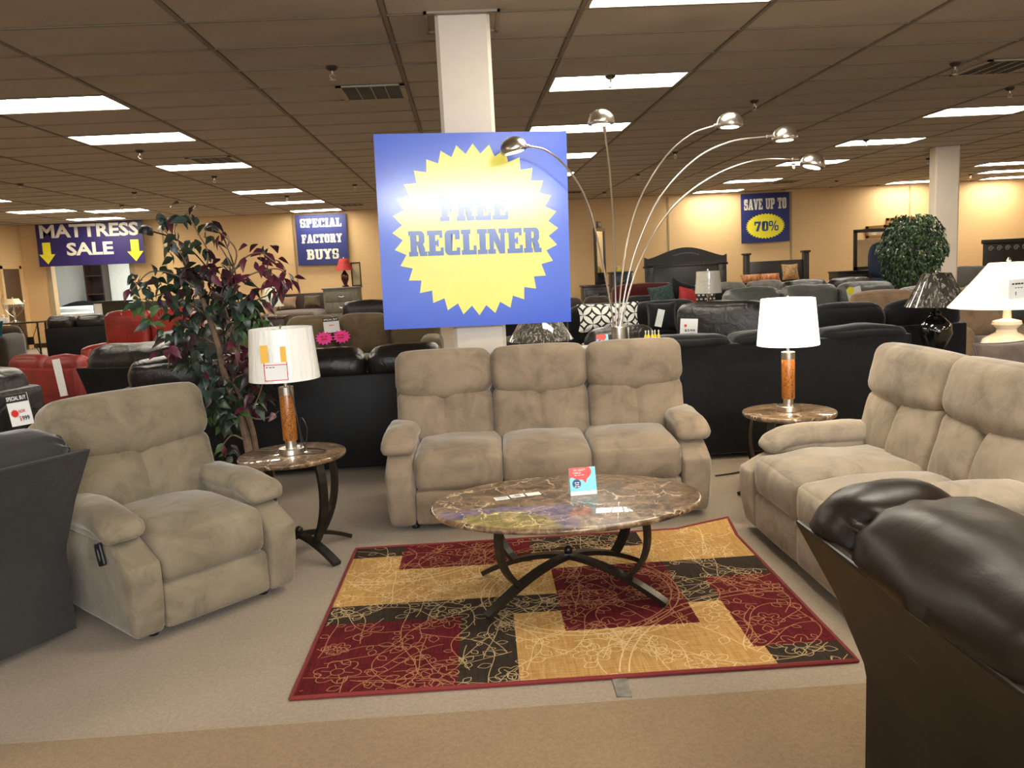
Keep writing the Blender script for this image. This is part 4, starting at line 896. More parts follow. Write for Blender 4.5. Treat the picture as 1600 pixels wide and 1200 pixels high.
def cushion(label,x,y,z,w_,h_,mt,rz=0,tl=-18,dep=.14,name='throw_pillow',seed=0,group=None,rr=0):
    t=thing(name,label,'cushion',(x,y,z),rz,group)
    def fn(P,U):
        a=1-.10*(1-abs(U[0])**2)*abs(U[2])**3; c=1-.10*(1-abs(U[2])**2)*abs(U[0])**3
        P[0]*=c; P[2]=(P[2]-h_/2)*a+h_/2; e=max(abs(U[0]),abs(U[2])); P[1]*=max(.12,1-e**4*.9); P[1]+=.01*nz(P[0]*8,P[2]*8,seed); return P
    b=MB(); b.puff((w_,dep,h_),.03,(0,0,h_/2),crown=(0,.03,0),n=(14,4,14),fn=fn,X=Matrix.Rotation(R_(tl),4,'X')@Matrix.Rotation(R_(rr),4,'Y')); b.build('cushion_cover',mt,t); return t
x=px(12,530,16.6); cushion('teal quilted pillow on the dark chaise at the left edge',x-.1,16.15,.56,.48,.46,TEAL,R_(10),seed=1)
# ------------------------------------------------------------ console table, beaded lamp and white box at far left
def console(label,x0,x1,y0,y1,H,name='console_table'):
    t=thing(name,label,'table',((x0+x1)/2,(y0+y1)/2,0)); hx,hy=(x1-x0)/2,(y1-y0)/2
    b=MB(); b.box((-hx,-hy,H-.03),(hx,hy,H)); b.build('table_top',BLACKWOOD,t,smooth=False)
    for sx in (-1,1):
        for sy in (-1,1): b=MB(); b.box((sx*(hx-.03)-.015,sy*(hy-.03)-.015,0),(sx*(hx-.03)+.015,sy*(hy-.03)+.015,H-.03)); b.build('leg',BLACKMETAL,t,smooth=False)
    for k in range(3):
        xa=-hx+.03+(2*hx-.06)*k/3; xb=xa+(2*hx-.06)/3; xm=(xa+xb)/2; b=MB()
        b.tube([(xa,-hy+.03,.12),(xm-.07,-hy+.03,H*.42)],.008,5); b.tube([(xb,-hy+.03,.12),(xm+.07,-hy+.03,H*.42)],.008,5); b.tube([(xa,-hy+.03,H-.05),(xm-.07,-hy+.03,H*.62)],.008,5); b.tube([(xb,-hy+.03,H-.05),(xm+.07,-hy+.03,H*.62)],.008,5)
        b.box((xm-.075,-hy+.02,H*.42),(xm+.075,-hy+.04,H*.62)); b.build('lattice_panel',BLACKMETAL,t,smooth=False)
    return t
x0=px(0,500,18.8); x1=px(66,500,18.8); console('black metal console table with lattice front at the far left',x0-.3,x1,18.6,19.0,.86)
def simple_lamp(label,x,y,z,body,shade,bm_,sm,lit=0,name='table_lamp',pleat=0,rz=0):
    """body: lathe profile; shade: (z0, r0, z1, r1)"""
    t=thing(name,label,'lamp',(x,y,z),rz); b=MB(); b.lathe(body,24); b.build('body',bm_,t,ang=50)
    z0,r0,z1,r1=shade; b=MB(); seg=72 if pleat else 40; vs=[];
    for r,zz in ((r0,z0),((r0*.62+r1*.38)*.985,z0+(z1-z0)*.38),((r0*.3+r1*.7)*.98,z0+(z1-z0)*.7),(r1,z1),(r1-.004,z1),(r0-.004,z0)):
        for k in range(seg):
            q=1+(pleat*(1 if k%2 else -1) if pleat else 0); a=2*math.pi*k/seg; vs.append((r*q*math.cos(a),r*q*math.sin(a),zz))
    fs=[(i*seg+k,i*seg+(k+1)%seg,((i+1)%6)*seg+(k+1)%seg,((i+1)%6)*seg+k) for i in range(6) for k in range(seg)]
    b.add(vs,fs); b.build('lamp_shade',sm,t,ang=80)
    b=MB(); top=max(p[1] for p in body); b.tube([(0,0,top-.005),(0,0,z1+.01)],.006,6); b.lathe([(.006,z1),(.014,z1+.012),(.006,z1+.03),(0,z1+.035)],10)
    for k in range(3): b.tube([(0,0,z1-.01),(r1*math.cos(k*2.1)*.98,r1*math.sin(k*2.1)*.98,z1-.004)],.0025,4)
    b.build('harp_and_finial',METAL,t)
    if lit:
        l=bpy.data.lights.new('lamp_light','POINT'); l.energy=lit; l.color=(1,.8,.55); l.shadow_soft_size=.05; lo=bpy.data.objects.new('lamp_light',l); col.objects.link(lo); lo.parent=t; lo.location=(0,0,(z0+z1)/2)
    return t
vase=[(0,0),(.09,0),(.09,.02),(.05,.05),(.10,.12),(.14,.20),(.12,.28),(.05,.33),(.03,.36),(.02,.40),(0,.40)]
x=px(18,470,18.75); t=simple_lamp('beaded table lamp with arched arms on the far left console',x,18.8,.861,[(0,0),(.10,0),(.10,.02),(.02,.05),(.015,.35),(.02,.37),(0,.37)],(.40,.20,.52,.12),CHROME,mat('bead_shade',(.6,.5,.3),.2),0)
b=MB()
for k in range(28):
    a=k/28*2*math.pi; b.tube([(.2*math.cos(a),.2*math.sin(a),.40),(.2*math.cos(a),.2*math.sin(a),.33-.02*(k%2))],.006,4)
stuff(b.build('bead_fringe',CHROME,t))
for s in (-1,1): b=MB(); b.tube(arc((0,0,.1),(s*.35,0,.35),(s*.2,0,.60),10),.008,5); b.build('lamp_arm',CHROME,t)
x=px(12,480,18.7); t=thing('tissue_box','small white box on the far left console','box',(x-.12,18.69,.8605)); b=MB(); b.bbox((-.09,-.05,0),(.09,.05,.12),.006); b.build('box',PAPER,t); b=MB(); b.lathe([(.03,.12),(.045,.16),(.02,.19),(0,.18)],8); b.build('tissue',WHITEFAB,t)
# ------------------------------------------------------------ mattress room
def mattress(label,x,y,W,L,z,hb=None,rz=0,g=None):
    t=thing('mattress_bed',label,'bed',(x,y,0),rz,g); b=MB(); b.bbox((-W/2,-L/2,.12),(W/2,L/2,z-.25),.03); b.build('box_spring',WHITEFAB,t)
    b=MB(); b.puff((W,L,.26),.06,(0,0,z-.13),crown=(0,0,.01),n=8); b.build('mattress',WHITEFAB,t); b=MB(); b.box((-W/2+.05,-L/2+.05,0),(W/2-.05,L/2-.05,.12)); b.build('bed_frame',DARKPL,t,smooth=False)
    return t
cx=(DX0+DX1)/2
x=px(125,495,24.3); mattress('white mattress nearest in the room beyond the doorway',x+.1,24.9,2.4,1.2,.84)
x=px(115,480,26.6); mattress('second white mattress with a dark blanket, deeper in the mattress room',x-.3,26.6,2.6,1.6,.98)
x=px(118,470,27.6); t=thing('dark_headboard','low dark arched headboard in the mattress room','headboard',(x,28.1,0)); b=MB(); b.prism([(-1,.0),(1,.0),(1,.85)]+[(1-i*.2,.85+.28*math.sin(math.pi*i/10)) for i in range(1,10)]+[(-1,.85)],-.04,.04,X=Matrix.Rotation(R_(90),4,'X')); b.build('headboard_panel',BLACKWOOD,t,smooth=False)
x=px(150,440,28.3); t=thing('room_shelf','tall dark shelf unit against the mattress room wall','shelf',(x,28.4,0)); b=MB(); b.box((-.3,-.25,0),(-.26,.25,2.5)); b.box((.26,-.25,0),(.3,.25,2.5)); b.box((-.3,.2,0),(.3,.25,2.5)); b.build('frame',DWOOD,t,smooth=False)
for zz in (.1,.7,1.3,1.9,2.46): b=MB(); b.box((-.26,-.25,zz),(.26,.2,zz+.04)); b.build('shelf_board',DWOOD,t,smooth=False)
x=px(188,490,23.6); t=thing('black_headboard','black headboard with a paper sign just inside the doorway','headboard',(x-.1,23.9,0)); b=MB(); b.bbox((-.75,0,.1),(.75,.09,1.15),.02); b.build('headboard_panel',BLACKWOOD,t)
b=MB(); b.box((-.72,-.012,.75),(-.5,-.004,1.08)); b.build('paper_sign',PAPER,t,smooth=False)
# far black headboard left behind the tree
x=px(240,485,21.5); t=thing('black_headboard','wide black headboard against the back wall behind the tree','headboard',(x,22.6,0)); b=MB(); b.bbox((-1.05,0,.0),(1.05,.1,1.1),.02); b.build('headboard_panel',BLACKWOOD,t)
b=MB(); b.bbox((-1.0,-1.6,.15),(1.0,0,.62),.05); b.build('mattress',WHITEFAB,t); b=MB(); b.box((-.95,-1.55,0),(.95,0,.15)); b.build('bed_frame',DARKPL,t,smooth=False)
# ------------------------------------------------------------ bed, dresser, red lamp left of the sign
x=px(462,480,20.5); t=thing('wooden_bed','bed with a dark brown panel headboard and brown bedding','bed',(x,20.3,0)); b=MB(); b.bbox((-.62,.9,0),(.62,.98,1.12),.01); b.build('headboard_panel',DWOOD,t)
b=MB(); b.bbox((-.66,.88,0),(-.60,1.0,1.16),.01); b.build('post',DWOOD,t); b=MB(); b.bbox((.60,.88,0),(.66,1.0,1.16),.01); b.build('post',DWOOD,t)
b=MB(); b.puff((1.2,1.8,.35),.08,(0,0,.55),crown=(0,0,.03),n=8); b.build('mattress',BROWNP,t); b=MB(); b.bbox((-.58,-.88,0),(.58,.88,.38),.02); b.build('bed_base',DWOOD,t)
for k,(dx,mt) in enumerate(((-.15,TAN),(.25,OLIVE))): cushion(['tan pillow on the dark brown bed','olive pillow on the dark brown bed, right of the tan one'][k],x+dx+(.1 if k else -.1),20.75,.77,.42,.34,mt,seed=k,tl=-30)
x=px(424,475,17.5); simple_lamp('cone lamp with an off-white shade behind the tree, left of the bed',x,17.5,.75,vase,(.2,.26,.62,.08),CREAMC,mat('dull_shade',(.6,.57,.48),.7),0)
t=thing('night_stand','small dark night stand under the cone lamp','table',(x,17.5,0)); b=MB(); b.bbox((-.28,-.2,0),(.28,.2,.70),.01); b.build('body',DWOOD,t); b=MB(); b.bbox((-.3,-.22,.70),(.3,.22,.75),.008); b.build('table_top',DWOOD,t); b=MB(); b.bbox((-.25,-.215,.4),(.25,-.2,.65),.005); b.build('drawer',DWOOD,t)
def chest(name,label,x0,x1,y0,y1,H,mt,rows,cols_,cat='dresser',knob=METAL):
    t=thing(name,label,cat,((x0+x1)/2,(y0+y1)/2,0)); hx,hy=(x1-x0)/2,(y1-y0)/2
    b=MB(); b.bbox((-hx,-hy,.08),(hx,hy,H-.04),.008); b.build('body',mt,t); b=MB(); b.bbox((-hx-.03,-hy-.03,H-.04),(hx+.03,hy,H),.01); b.build('dresser_top',mt,t)
    b=MB(); b.box((-hx+.03,-hy+.03,0),(hx-.03,hy-.03,.08)); b.build('plinth',mt,t,smooth=False)
    for i in range(rows):
        for j in range(cols_):
            a=-hx+.04+(2*hx-.08)*j/cols_+.01; c=a+(2*hx-.08)/cols_-.02; z0=.12+(H-.2)*i/rows; z1=z0+(H-.2)/rows-.025
            b=MB(); b.bbox((a,-hy-.018,z0),(c,-hy+.005,z1),.006); d=b.build('drawer',mt,t); b=MB(); b.tube(arc(((a+c)/2-.06,-hy-.02,(z0+z1)/2+.01),((a+c)/2,-hy-.05,(z0+z1)/2-.03),((a+c)/2+.06,-hy-.02,(z0+z1)/2+.01),6),.007,5); b.build('handle',knob,d)
    return t
x0,x1=px(507,470,20.2),px(563,470,20.2); chest('grey_dresser','weathered grey chest of drawers under the red lamp',x0,x1,20.1,20.6,1.24,GREYWOOD,4,1)
x=px(539,435,20.3); simple_lamp('red-shaded table lamp on the grey chest of drawers',x,20.30,1.241,[(0,0),(.08,0),(.08,.03),(.05,.05),(.05,.08),(.09,.18),(.09,.28),(.04,.36),(.02,.40),(0,.40)],(.40,.21,.68,.10),mat('maroon_glaze',(.05,.005,.008),.2),mat('red_shade',(.40,.03,.025),.7))
x=px(552,440,20.3); t=thing('picture_frame','thin dark picture frame leaning behind the red lamp','frame',(x+.05,20.54,1.242)); b=MB()
for q in (((-.12,0,0),(-.09,.02,.58)),((.09,0,0),(.12,.02,.58)),((-.12,0,0),(.12,.02,.03)),((-.12,0,.55),(.12,.02,.58))): b.box(*q)
b.build('frame',DWOOD,t,smooth=False); b=MB(); b.box((-.09,.012,.03),(.09,.018,.55)); b.build('picture',mat('beige_picture',(.45,.36,.2),.5),t,smooth=False)
x=px(569,485,16.5); facing_sofa('black_armchair','black leather armchair in front of the grey dresser','armchair',x,16.8,R_(8),1.0,.98,BLEATH,1,seed=41,armw=.2)
# ------------------------------------------------------------ olive sectional with price sign
x0,x1=px(432,520,10.8),px(690,510,10.8)
facing_sofa('olive_sectional','long olive-brown microfibre sofa with a SPECIAL BUY sign, left of the big sign','sofa',(x0+x1)/2,11.0,0,x1-x0,.99,OLIVE,3,seed=51,armh=.66,armw=.3)
x=px(345,545,9.3); facing_sofa('olive_armchair','olive-brown microfibre chair behind the tree','armchair',x-.25,10.9,R_(10),.9,.98,OLIVE,1,seed=52,armw=.26)
def price_sign(name,label,c4,Y,head,extra,cat='price sign',bursts=()):
    tl,tr,bl,br=[at(x,y,Y) for x,y in c4]; m_,w_,h_=frame(tl,tr,bl,br); t=board(name,label,cat,m_,w_,h_,PAPER,.006); s=w_
    if head:
        b=MB(); b.add([(-w_/2,-.001,h_*.24),(w_/2,-.001,h_*.24),(w_/2,-.001,h_*.5),(-w_/2,-.001,h_*.5)],[(0,1,2,3)]); b.build('header_band',INK,t,smooth=False); text(head,0,h_*.37,h_*.13,-.003,'header_lettering',PAPER,t,.02,w_=w_*.9)
    for (s_t,xx,zz,ww,hh,mm) in extra: text(s_t,xx*w_,zz*h_,hh*h_,-.003,'price_lettering',mm,t,.02,w_=ww*w_)
    for k,(xx,zz,rr,mm) in enumerate(bursts): burst(xx*w_,zz*h_,rr*w_,rr*w_,11,.72,-.004-.001*k,'burst_sticker',mm,t)
    return t
t=price_sign('price_sign','SPECIAL BUY price sign with two pink bursts on the olive sofa',[(504,497),(529,495),(507,521),(531,518)],11.07,'SPECIAL BUY',[('NOW',0,-.02,.3,.10,REDP)])
for s,rr in ((-.35,0),(.35,0)): burst(s*.33,-.165,.125,.095,13,.72,-.006,'pink_burst',PINK,t)
for s in (-.11,.11): bars(s,-.145,.10,.02,-.009,'burst_lettering',REDP,t,2); bars(s,-.18,.10,.02,-.009,'burst_lettering',REDP,t,1)
tps=price_sign('price_sign','SPECIAL BUY price sign standing by the beige recliner back at the left edge',[(10,618),(45,612),(16,668),(49,662)],4.55,'SPECIAL BUY',[('NOW',.12,-.05,.30,.11,REDP),('$',-.02,-.28,.09,.17,REDP),('999',.22,-.28,.34,.15,INK)],bursts=[(-.22,-.1,.2,REDP)])
b=MB(); b.box((-.008,.008,-1.15),(.008,.016,.05)); b.box((-.09,-.06,-1.16),(.09,.08,-1.145)); o=b.build('stand_post',BLACKMETAL,tps,smooth=False); zf=tps.matrix_world.translation.z; o.scale=(1,1,(zf-.002)/1.16)
t=price_sign('price_sign','white $599 price sign with a red dot standing behind the black velvet sofa back',[(1065,498),(1089,498),(1061,523),(1091,524)],6.55,'',[('$599',.05,-.22,.62,.17,INK)])
bars(.01,.085,.16,.022,-.003,'header_print',INK,t,4)
burst(-.25*.12,.01,.012,.012,12,.9,-.004,'red_dot',REDP,t)
price_sign('price_sign','tilted white price sign with a yellow burst on the grey leather sectional',[(1322,452),(1343,447),(1328,477),(1350,470)],10.10,'',[],bursts=[(-.25,.36,.32,BYEL)])

# ------------------------------------------------------------ console behind the sofa: arc lamp, tent card, bottles
t=console('narrow black console table hidden behind the beige sofa',.72,1.42,5.66,5.93,.93) if False else None
t=thing('console_table','narrow black console table hidden behind the beige sofa','table',(1.07,5.80,0)); b=MB(); b.bbox((-.40,-.13,.90),(.40,.13,.93),.006); b.build('table_top',BLACKWOOD,t)
for sx in (-.37,.37):
    for sy in (-.10,.10): b=MB(); b.box((sx-.018,sy-.018,0),(sx+.018,sy+.018,.90)); b.build('leg',BLACKWOOD,t,smooth=False)
B0=at(967,530,5.80); LX=B0.x; ZC=.931
t=thing('arc_floor_lamp','brushed steel lamp with five tall arching arms and dome shades behind the sofa','lamp',(LX,5.80,ZC))
b=MB(); b.lathe([(0,0),(.055,0),(.055,.004),(.052,.008),(.052,.125),(.046,.13),(0,.13)],28); b.build('base_cylinder',METAL,t,ang=30)
b=MB(); b.box((.055,-.05,0),(.065,.05,.125)); b.build('mirror_plate',CHROME,t,smooth=False)
def L(x,y,Y): q=at(x,y,Y); return Vector((q.x-LX,q.y-5.80,q.z-ZC))
ARMS=[([(960,515,5.8),(953,470,5.78),(935,380,5.72),(915,310,5.62),(888,265,5.5),(855,236,5.42),(824,228,5.38)],(803,230,5.37),10,-12),
([(963,515,5.8),(961,440,5.78),(958,350,5.7),(953,270,5.6),(945,205,5.5)],(939,187,5.45),4,0),
([(966,515,5.8),(970,450,5.79),(980,380,5.78),(1000,310,5.76),(1040,245,5.72),(1080,210,5.7),(1118,196,5.7)],(1140,191,5.7),-4,2),
([(968,515,5.8),(978,450,5.82),(995,385,5.84),(1030,310,5.86),(1085,250,5.9),(1140,222,5.9),(1200,213,5.9)],(1226,212,5.9),-4,0),
([(970,515,5.8),(985,450,5.8),(1010,385,5.8),(1055,320,5.82),(1115,275,5.84),(1180,251,5.86),(1240,249,5.88)],(1269,254,5.9),8,16)]
for pts,hd_,rl_,pitch in ARMS:
    P=smoothpath([L(*p) for p in pts],7); b=MB(); b.tube(P,.0062,8); am=b.build('arm',METAL,t)
    c=L(*hd_); d=(P[-1]-P[-4]).normalized(); ang=math.atan2(d.y,d.x)
    b=MB(); b.tube([P[-1]-d*.01,P[-1]+d*.035],.012,10)
    b.build('socket',METAL,am)
    prof=[]; R0=.088
    for k in range(0,95,9): prof.append((R0*math.cos(R_(k))**.9 if k<90 else .0,.085*math.sin(R_(k))))
    prof=[(R0-.012,-.012),(R0-.003,-.008)]+prof[:-1]+[(0,.085)]
    inner=[(R0-.016,-.010),(R0-.008,.0),(.07,.045),(.03,.075)]
    X=Matrix.Translation(c+Vector((0,0,-.02)))@Matrix.Rotation(R_(pitch),4,'Y')
    b=MB(); b.lathe(prof,32,X=X); b.lathe(inner,32,cap=False,X=X); b.build('dome_shade',METAL,am,ang=80)
    b=MB(); b.lathe([(.0,-.0135),(.06,-.0145),(.0,-.0125)],20,X=X); b.build('lamp_glow',mat('lamp_glow',(1,.95,.85),.5,emit=6,ec=(1,.85,.62,1)) if 'lamp_glow' not in bpy.data.materials else bpy.data.materials['lamp_glow'],am)
q=at(940,527,5.76); tent('tiny red and blue tent card beside the arc lamp base behind the sofa',(q.x,5.74,ZC),R_(3),w_=.085,h_=.085,d_=.05,full=False)
YOIL=mat('yellow_oil',(.70,.55,.04),.15,coat=.5); GLS=mat('clear_glass',(.9,.88,.7),.05,alpha=.6,coat=1)
bot0=None
for k in range(5):
    q=at(1009+k*5,528,5.80); lb='yellow oil bottle behind the sofa, number %s from the left of five'%['first','second','third','fourth','fifth'][k]
    if not bot0:
        bot0=thing('oil_bottle',lb,'bottle',(q.x,5.80,ZC),0,'yellow bottles on the console'); b=MB(); b.lathe([(0,0),(.0105,.001),(.0115,.01),(.0115,.05),(.006,.062),(0,.062)],10); b.build('bottle_body',YOIL,bot0)
        b=MB(); b.lathe([(.005,.062),(.0045,.078),(.007,.080),(.003,.092),(0,.092)],8); b.build('stopper',GLS,bot0)
    else: c=copy_tree(bot0); c.location=(q.x,5.80+(.012 if k%2 else -.006),ZC); c['label']=lb.replace('number ','')
bot0['label']=bot0['label'].replace('number ','')
# wrapped lamp shade lying behind the sofa, black reclining sofa there
def m_wrap():
    m=NT('plastic_wrap_black'); v=m.obj((3.5,3.5,.6)); n=m.noise(v,6,5,.65,1.5)
    m.l(m.ramp(n.outputs[0],[(.0,(.02,.018,.015)),(.54,(.035,.03,.025)),(.585,(.5,.46,.38)),(.63,(.05,.04,.03))]),m.b.inputs['Base Color'])  # pale ramp stop paints the wrap's shiny streaks into its colour
    m.b.inputs['Roughness'].default_value=.15; m.b.inputs['Coat Weight'].default_value=1; m.bump(n.outputs[0],.8,.03); return m.m
WRAP=m_wrap()
big_sofa('black leather sofa back right of the column, under the big sign',.42,1.22,6.02,.99,.84,BLEATH,BPANEL,1,seed=61,r=.1) if False else None
facing_sofa('black_sofa','black fabric sofa with patterned pillows facing the camera beyond the arc lamp','sofa',px(955,520,9.4),9.9,0,2.5,1.00,VELVET,3,seed=62,armh=.66)
def m_lattice():
    m=NT('lattice_print'); v=m.obj((1,1,1)); sp=m.n('ShaderNodeSeparateXYZ'); m.l(v,sp.inputs[0]); out=None
    def ringset(ox,oz):
        fx=m.n('ShaderNodeMath',operation='PINGPONG'); ax=m.n('ShaderNodeMath',operation='ADD'); m.l(sp.outputs[0],ax.inputs[0]); ax.inputs[1].default_value=10+ox; m.l(ax.outputs[0],fx.inputs[0]); fx.inputs[1].default_value=.10
        fz=m.n('ShaderNodeMath',operation='PINGPONG'); az=m.n('ShaderNodeMath',operation='ADD'); m.l(sp.outputs[2],az.inputs[0]); az.inputs[1].default_value=10+oz; m.l(az.outputs[0],fz.inputs[0]); fz.inputs[1].default_value=.10
        c=m.n('ShaderNodeCombineXYZ'); m.l(fx.outputs[0],c.inputs[0]); m.l(fz.outputs[0],c.inputs[1]); ln=m.n('ShaderNodeVectorMath',operation='LENGTH'); m.l(c.outputs[0],ln.inputs[0])
        a=m.n('ShaderNodeMath',operation='SUBTRACT'); m.l(ln.outputs['Value'],a.inputs[0]); a.inputs[1].default_value=.108
        b=m.n('ShaderNodeMath',operation='ABSOLUTE'); m.l(a.outputs[0],b.inputs[0]); d=m.n('ShaderNodeMath',operation='LESS_THAN'); m.l(b.outputs[0],d.inputs[0]); d.inputs[1].default_value=.010; return d.outputs[0]
    a=ringset(0,0); b=ringset(.10,.10); mx=m.n('ShaderNodeMath',operation='MAXIMUM'); m.l(a,mx.inputs[0]); m.l(b,mx.inputs[1])
    m.l(m.mix(mx.outputs[0],(.75,.73,.66),(.01,.01,.01)),m.b.inputs['Base Color']); m.b.inputs['Roughness'].default_value=.8; return m.m
LAT=m_lattice()
def m_zig():
    m=NT('white_on_black_print'); v=m.obj((1,1,1)); vo=m.n('ShaderNodeTexBrick'); vo.inputs['Scale'].default_value=1; vo.inputs['Brick Width'].default_value=.07; vo.inputs['Row Height'].default_value=.06; vo.inputs['Mortar Size'].default_value=.018
    sp=m.n('ShaderNodeSeparateXYZ'); c=m.n('ShaderNodeCombineXYZ'); m.l(v,sp.inputs[0]); m.l(sp.outputs[0],c.inputs[0]); m.l(sp.outputs[2],c.inputs[1]); m.l(c.outputs[0],vo.inputs['Vector'])
    vo.inputs['Color1'].default_value=(.6,.58,.52,1); vo.inputs['Color2'].default_value=(.5,.48,.42,1); vo.inputs['Mortar'].default_value=(.01,.01,.01,1); m.l(vo.outputs[0],m.b.inputs['Base Color']); return m.m
ZIG=m_zig()
q=at(955,519,9.35); cushion('white lumbar pillow with black interlocking ring print behind the arc lamp stems','' and 0 or q.x,9.45,q.z+.0,.74,.34,LAT,0,seed=3,tl=-14)
q=at(1028,522,9.4); cushion('plain black square pillow with a white paper tag, right of the ring-print pillow',q.x+.08,9.5,q.z,.36,.38,VELVET,R_(-8),seed=4,tl=-16)
pw=[o for o in bpy.data.objects if o.name.startswith('throw_pillow') and not o.parent][-1]; b=MB(); b.box((-.04,0,-.10),(.04,.004,.10),X=pw.matrix_basis.inverted()@Matrix.Translation(at(1031,497,9.36))@Matrix.Rotation(R_(14),4,'Y')); pt=b.build('paper_tag',PAPER,pw,smooth=False); pt['label']='white paper tag'
# wrapped shade under the sign
q=at(845,528,8.3); t=thing('wrapped_lamp_shade','lamp shade in crinkled plastic wrap under the big sign, right of the column','lamp shade',(q.x,8.3,q.z-.02)); b=MB(); b.lathe([(.33,0),(.17,.26),(.165,.26),(.325,0)],40,cap=False); b.build('shade',WRAP,t,ang=80); b=MB(); b.tube([(-.165,0,.24),(.165,0,.24)],.004,5); b.lathe([(.03,-.3),(.02,.22),(.0,.24)],10); b.lathe([(.12,-.52),(.13,-.5),(.10,-.35),(.03,-.3)],14); b.build('lamp_body',BLACKMETAL,t)
zb=q.z-.54; tt=thing('end_table','small dark end table under the plastic-wrapped lamp shade','table',(q.x,8.3,0)); b=MB(); b.bbox((-.25,-.25,zb-.03),(.25,.25,zb-.001),.006); b.build('table_top',BLACKWOOD,tt)
for sx in (-.22,.22):
    for sy in (-.22,.22): b=MB(); b.box((sx-.02,sy-.02,0),(sx+.02,sy+.02,zb-.03)); b.build('leg',BLACKWOOD,tt,smooth=False)
# ------------------------------------------------------------ mid-ground right
q=at(1015,470,15.4); facing_sofa('maroon_chair','maroon upholstered chair with a scalloped back','armchair',q.x,15.6,R_(6),1.3,1.06,MAROON,1,seed=71)
q=at(985,478,14.0); cushion('teal pillow in the dark row left of the maroon chair',q.x-.15,13.5,.60,.42,.28,TEAL,0,seed=5)
q=at(960,500,13); facing_sofa('dark_sofa','dark sofa in the shadowed row left of the black and white pillow','sofa',at(925,480,13).x-.2,14.0,0,1.5,.92,OLIVE2,3,seed=72)
q=at(1110,480,12.6); facing_sofa('dark_pillow_sofa','dark fabric sofa carrying red, black and printed pillows','sofa',q.x-.1,13.2,0,2.2,.93,VELVET,3,seed=73)
for lb,x,y,w_,h_,mt,rr in (('red pillow left of the white and black printed pillow',1075,484,.36,.36,mat('red_pillow',(.35,.02,.02),.8),12),('pillow printed with white words on black under the small lamp',1102,482,.50,.36,ZIG,-6),('black pillow right of the printed word pillow',1130,484,.42,.36,VELVET,8),('black and teal floral pillow beside the red one',1040,484,.42,.40,mat('floral',(.02,.04,.04),.8,var=.9,vs=40),-8),('small peaked black pillow above the red pillow',1062,476,.42,.40,VELVET,25)):
    q=at(x,y,12.7); cushion(lb,q.x,12.72 if 'peaked' not in lb else 12.9,max(.50,q.z),w_,h_,mt,seed=x,tl=-16,rr=rr)
q=at(1185,480,12.4); facing_sofa('beige_armchair','pale beige chair back beyond the dark pillows, right of the small lamp','armchair',at(1185,470,15).x,15.4,0,1.5,1.0,GREYF,2,seed=74)
q=at(1107,475,11.3); zt_=.60; simple_lamp('small lamp with a plastic-wrapped silver shade and crystal stem',q.x,11.3,zt_,[(0,0),(.07,0),(.07,.02),(.02,.04),(.035,.10),(.015,.18),(.03,.26),(.015,.36),(.04,.40),(.0,.41)],(.42,.185,.72,.16),CHROME,mat('silver_wrap_shade',(.50,.48,.42),.2,bs=12,bst=.6,bd=.03,coat=1),0)
t=thing('end_table','dark square end table under the plastic-wrapped silver lamp','table',(q.x,11.3,0)); b=MB(); b.bbox((-.27,-.27,.56),(.27,.27,.599),.006); b.build('table_top',BLACKWOOD,t)
for sx in (-.23,.23):
    for sy in (-.23,.23): b=MB(); b.box((sx-.02,sy-.02,0),(sx+.02,sy+.02,.56)); b.build('leg',BLACKWOOD,t,smooth=False)
q=at(1140,510,8.4); facing_sofa('black_recliner','black leather recliner with a fat pillow-top back, left of the lit lamp','armchair',q.x-.02,8.65,R_(-25),1.05,1.02,BLEATH,1,seed=75,backt=.34,crn=.06)
q=at(1040,510,7.6); facing_sofa('black_recliner','black leather chair arm behind the $599 price sign','armchair',q.x-.28,7.9,R_(10),.8,.86,BLEATH,1,seed=76)
x0,x1=at(1165,470,9.7).x,at(1425,470,9.7).x
facing_sofa('grey_sectional','grey leather sectional sofa with a yellow-burst price tag','sofa',(x0+x1)/2,10.1,R_(-2),x1-x0+.2,1.09,GLEATH,3,seed=77,backt=.3,crn=.05,armw=.18)
x0,x1=at(1235,440,12.6).x,at(1390,440,12.6).x; facing_sofa('black_sofa','black leather sofa back just beyond the grey sectional','sofa',(x0+x1)/2,12.8,0,x1-x0,1.06,BLEATH,2,seed=78)
q=at(1412,480,8.6); facing_sofa('tan_chair','tan microfibre chair with a rounded back behind the black velvet sofa','armchair',q.x,8.85,R_(-10),.82,1.03,TAN,1,seed=79,crn=.06)
q=at(1480,500,8.8); facing_sofa('tan_chair','light brown chair behind the black pleated lamp','armchair',q.x+.5,8.95,R_(-20),.75,1.0,TAN,1,seed=80)
q=at(1525,440,13.4); facing_sofa('tan_sofa','tan sofa behind the white lamp at the right edge','sofa',q.x+.7,12.6,R_(-6),2.0,1.02,TAN,2,seed=81)
q=at(1545,430,15.2); facing_sofa('grey_sofa','grey sofa farthest back at the right edge','sofa',q.x+.3,15.4,0,1.9,1.06,GREYF,2,seed=82)
q=at(1530,460,10.0); facing_sofa('dark_green_sofa','dark grey leather sofa between the two right-hand lamps','sofa',q.x+.1,10.3,R_(-8),1.8,.98,GLEATH,2,seed=83)
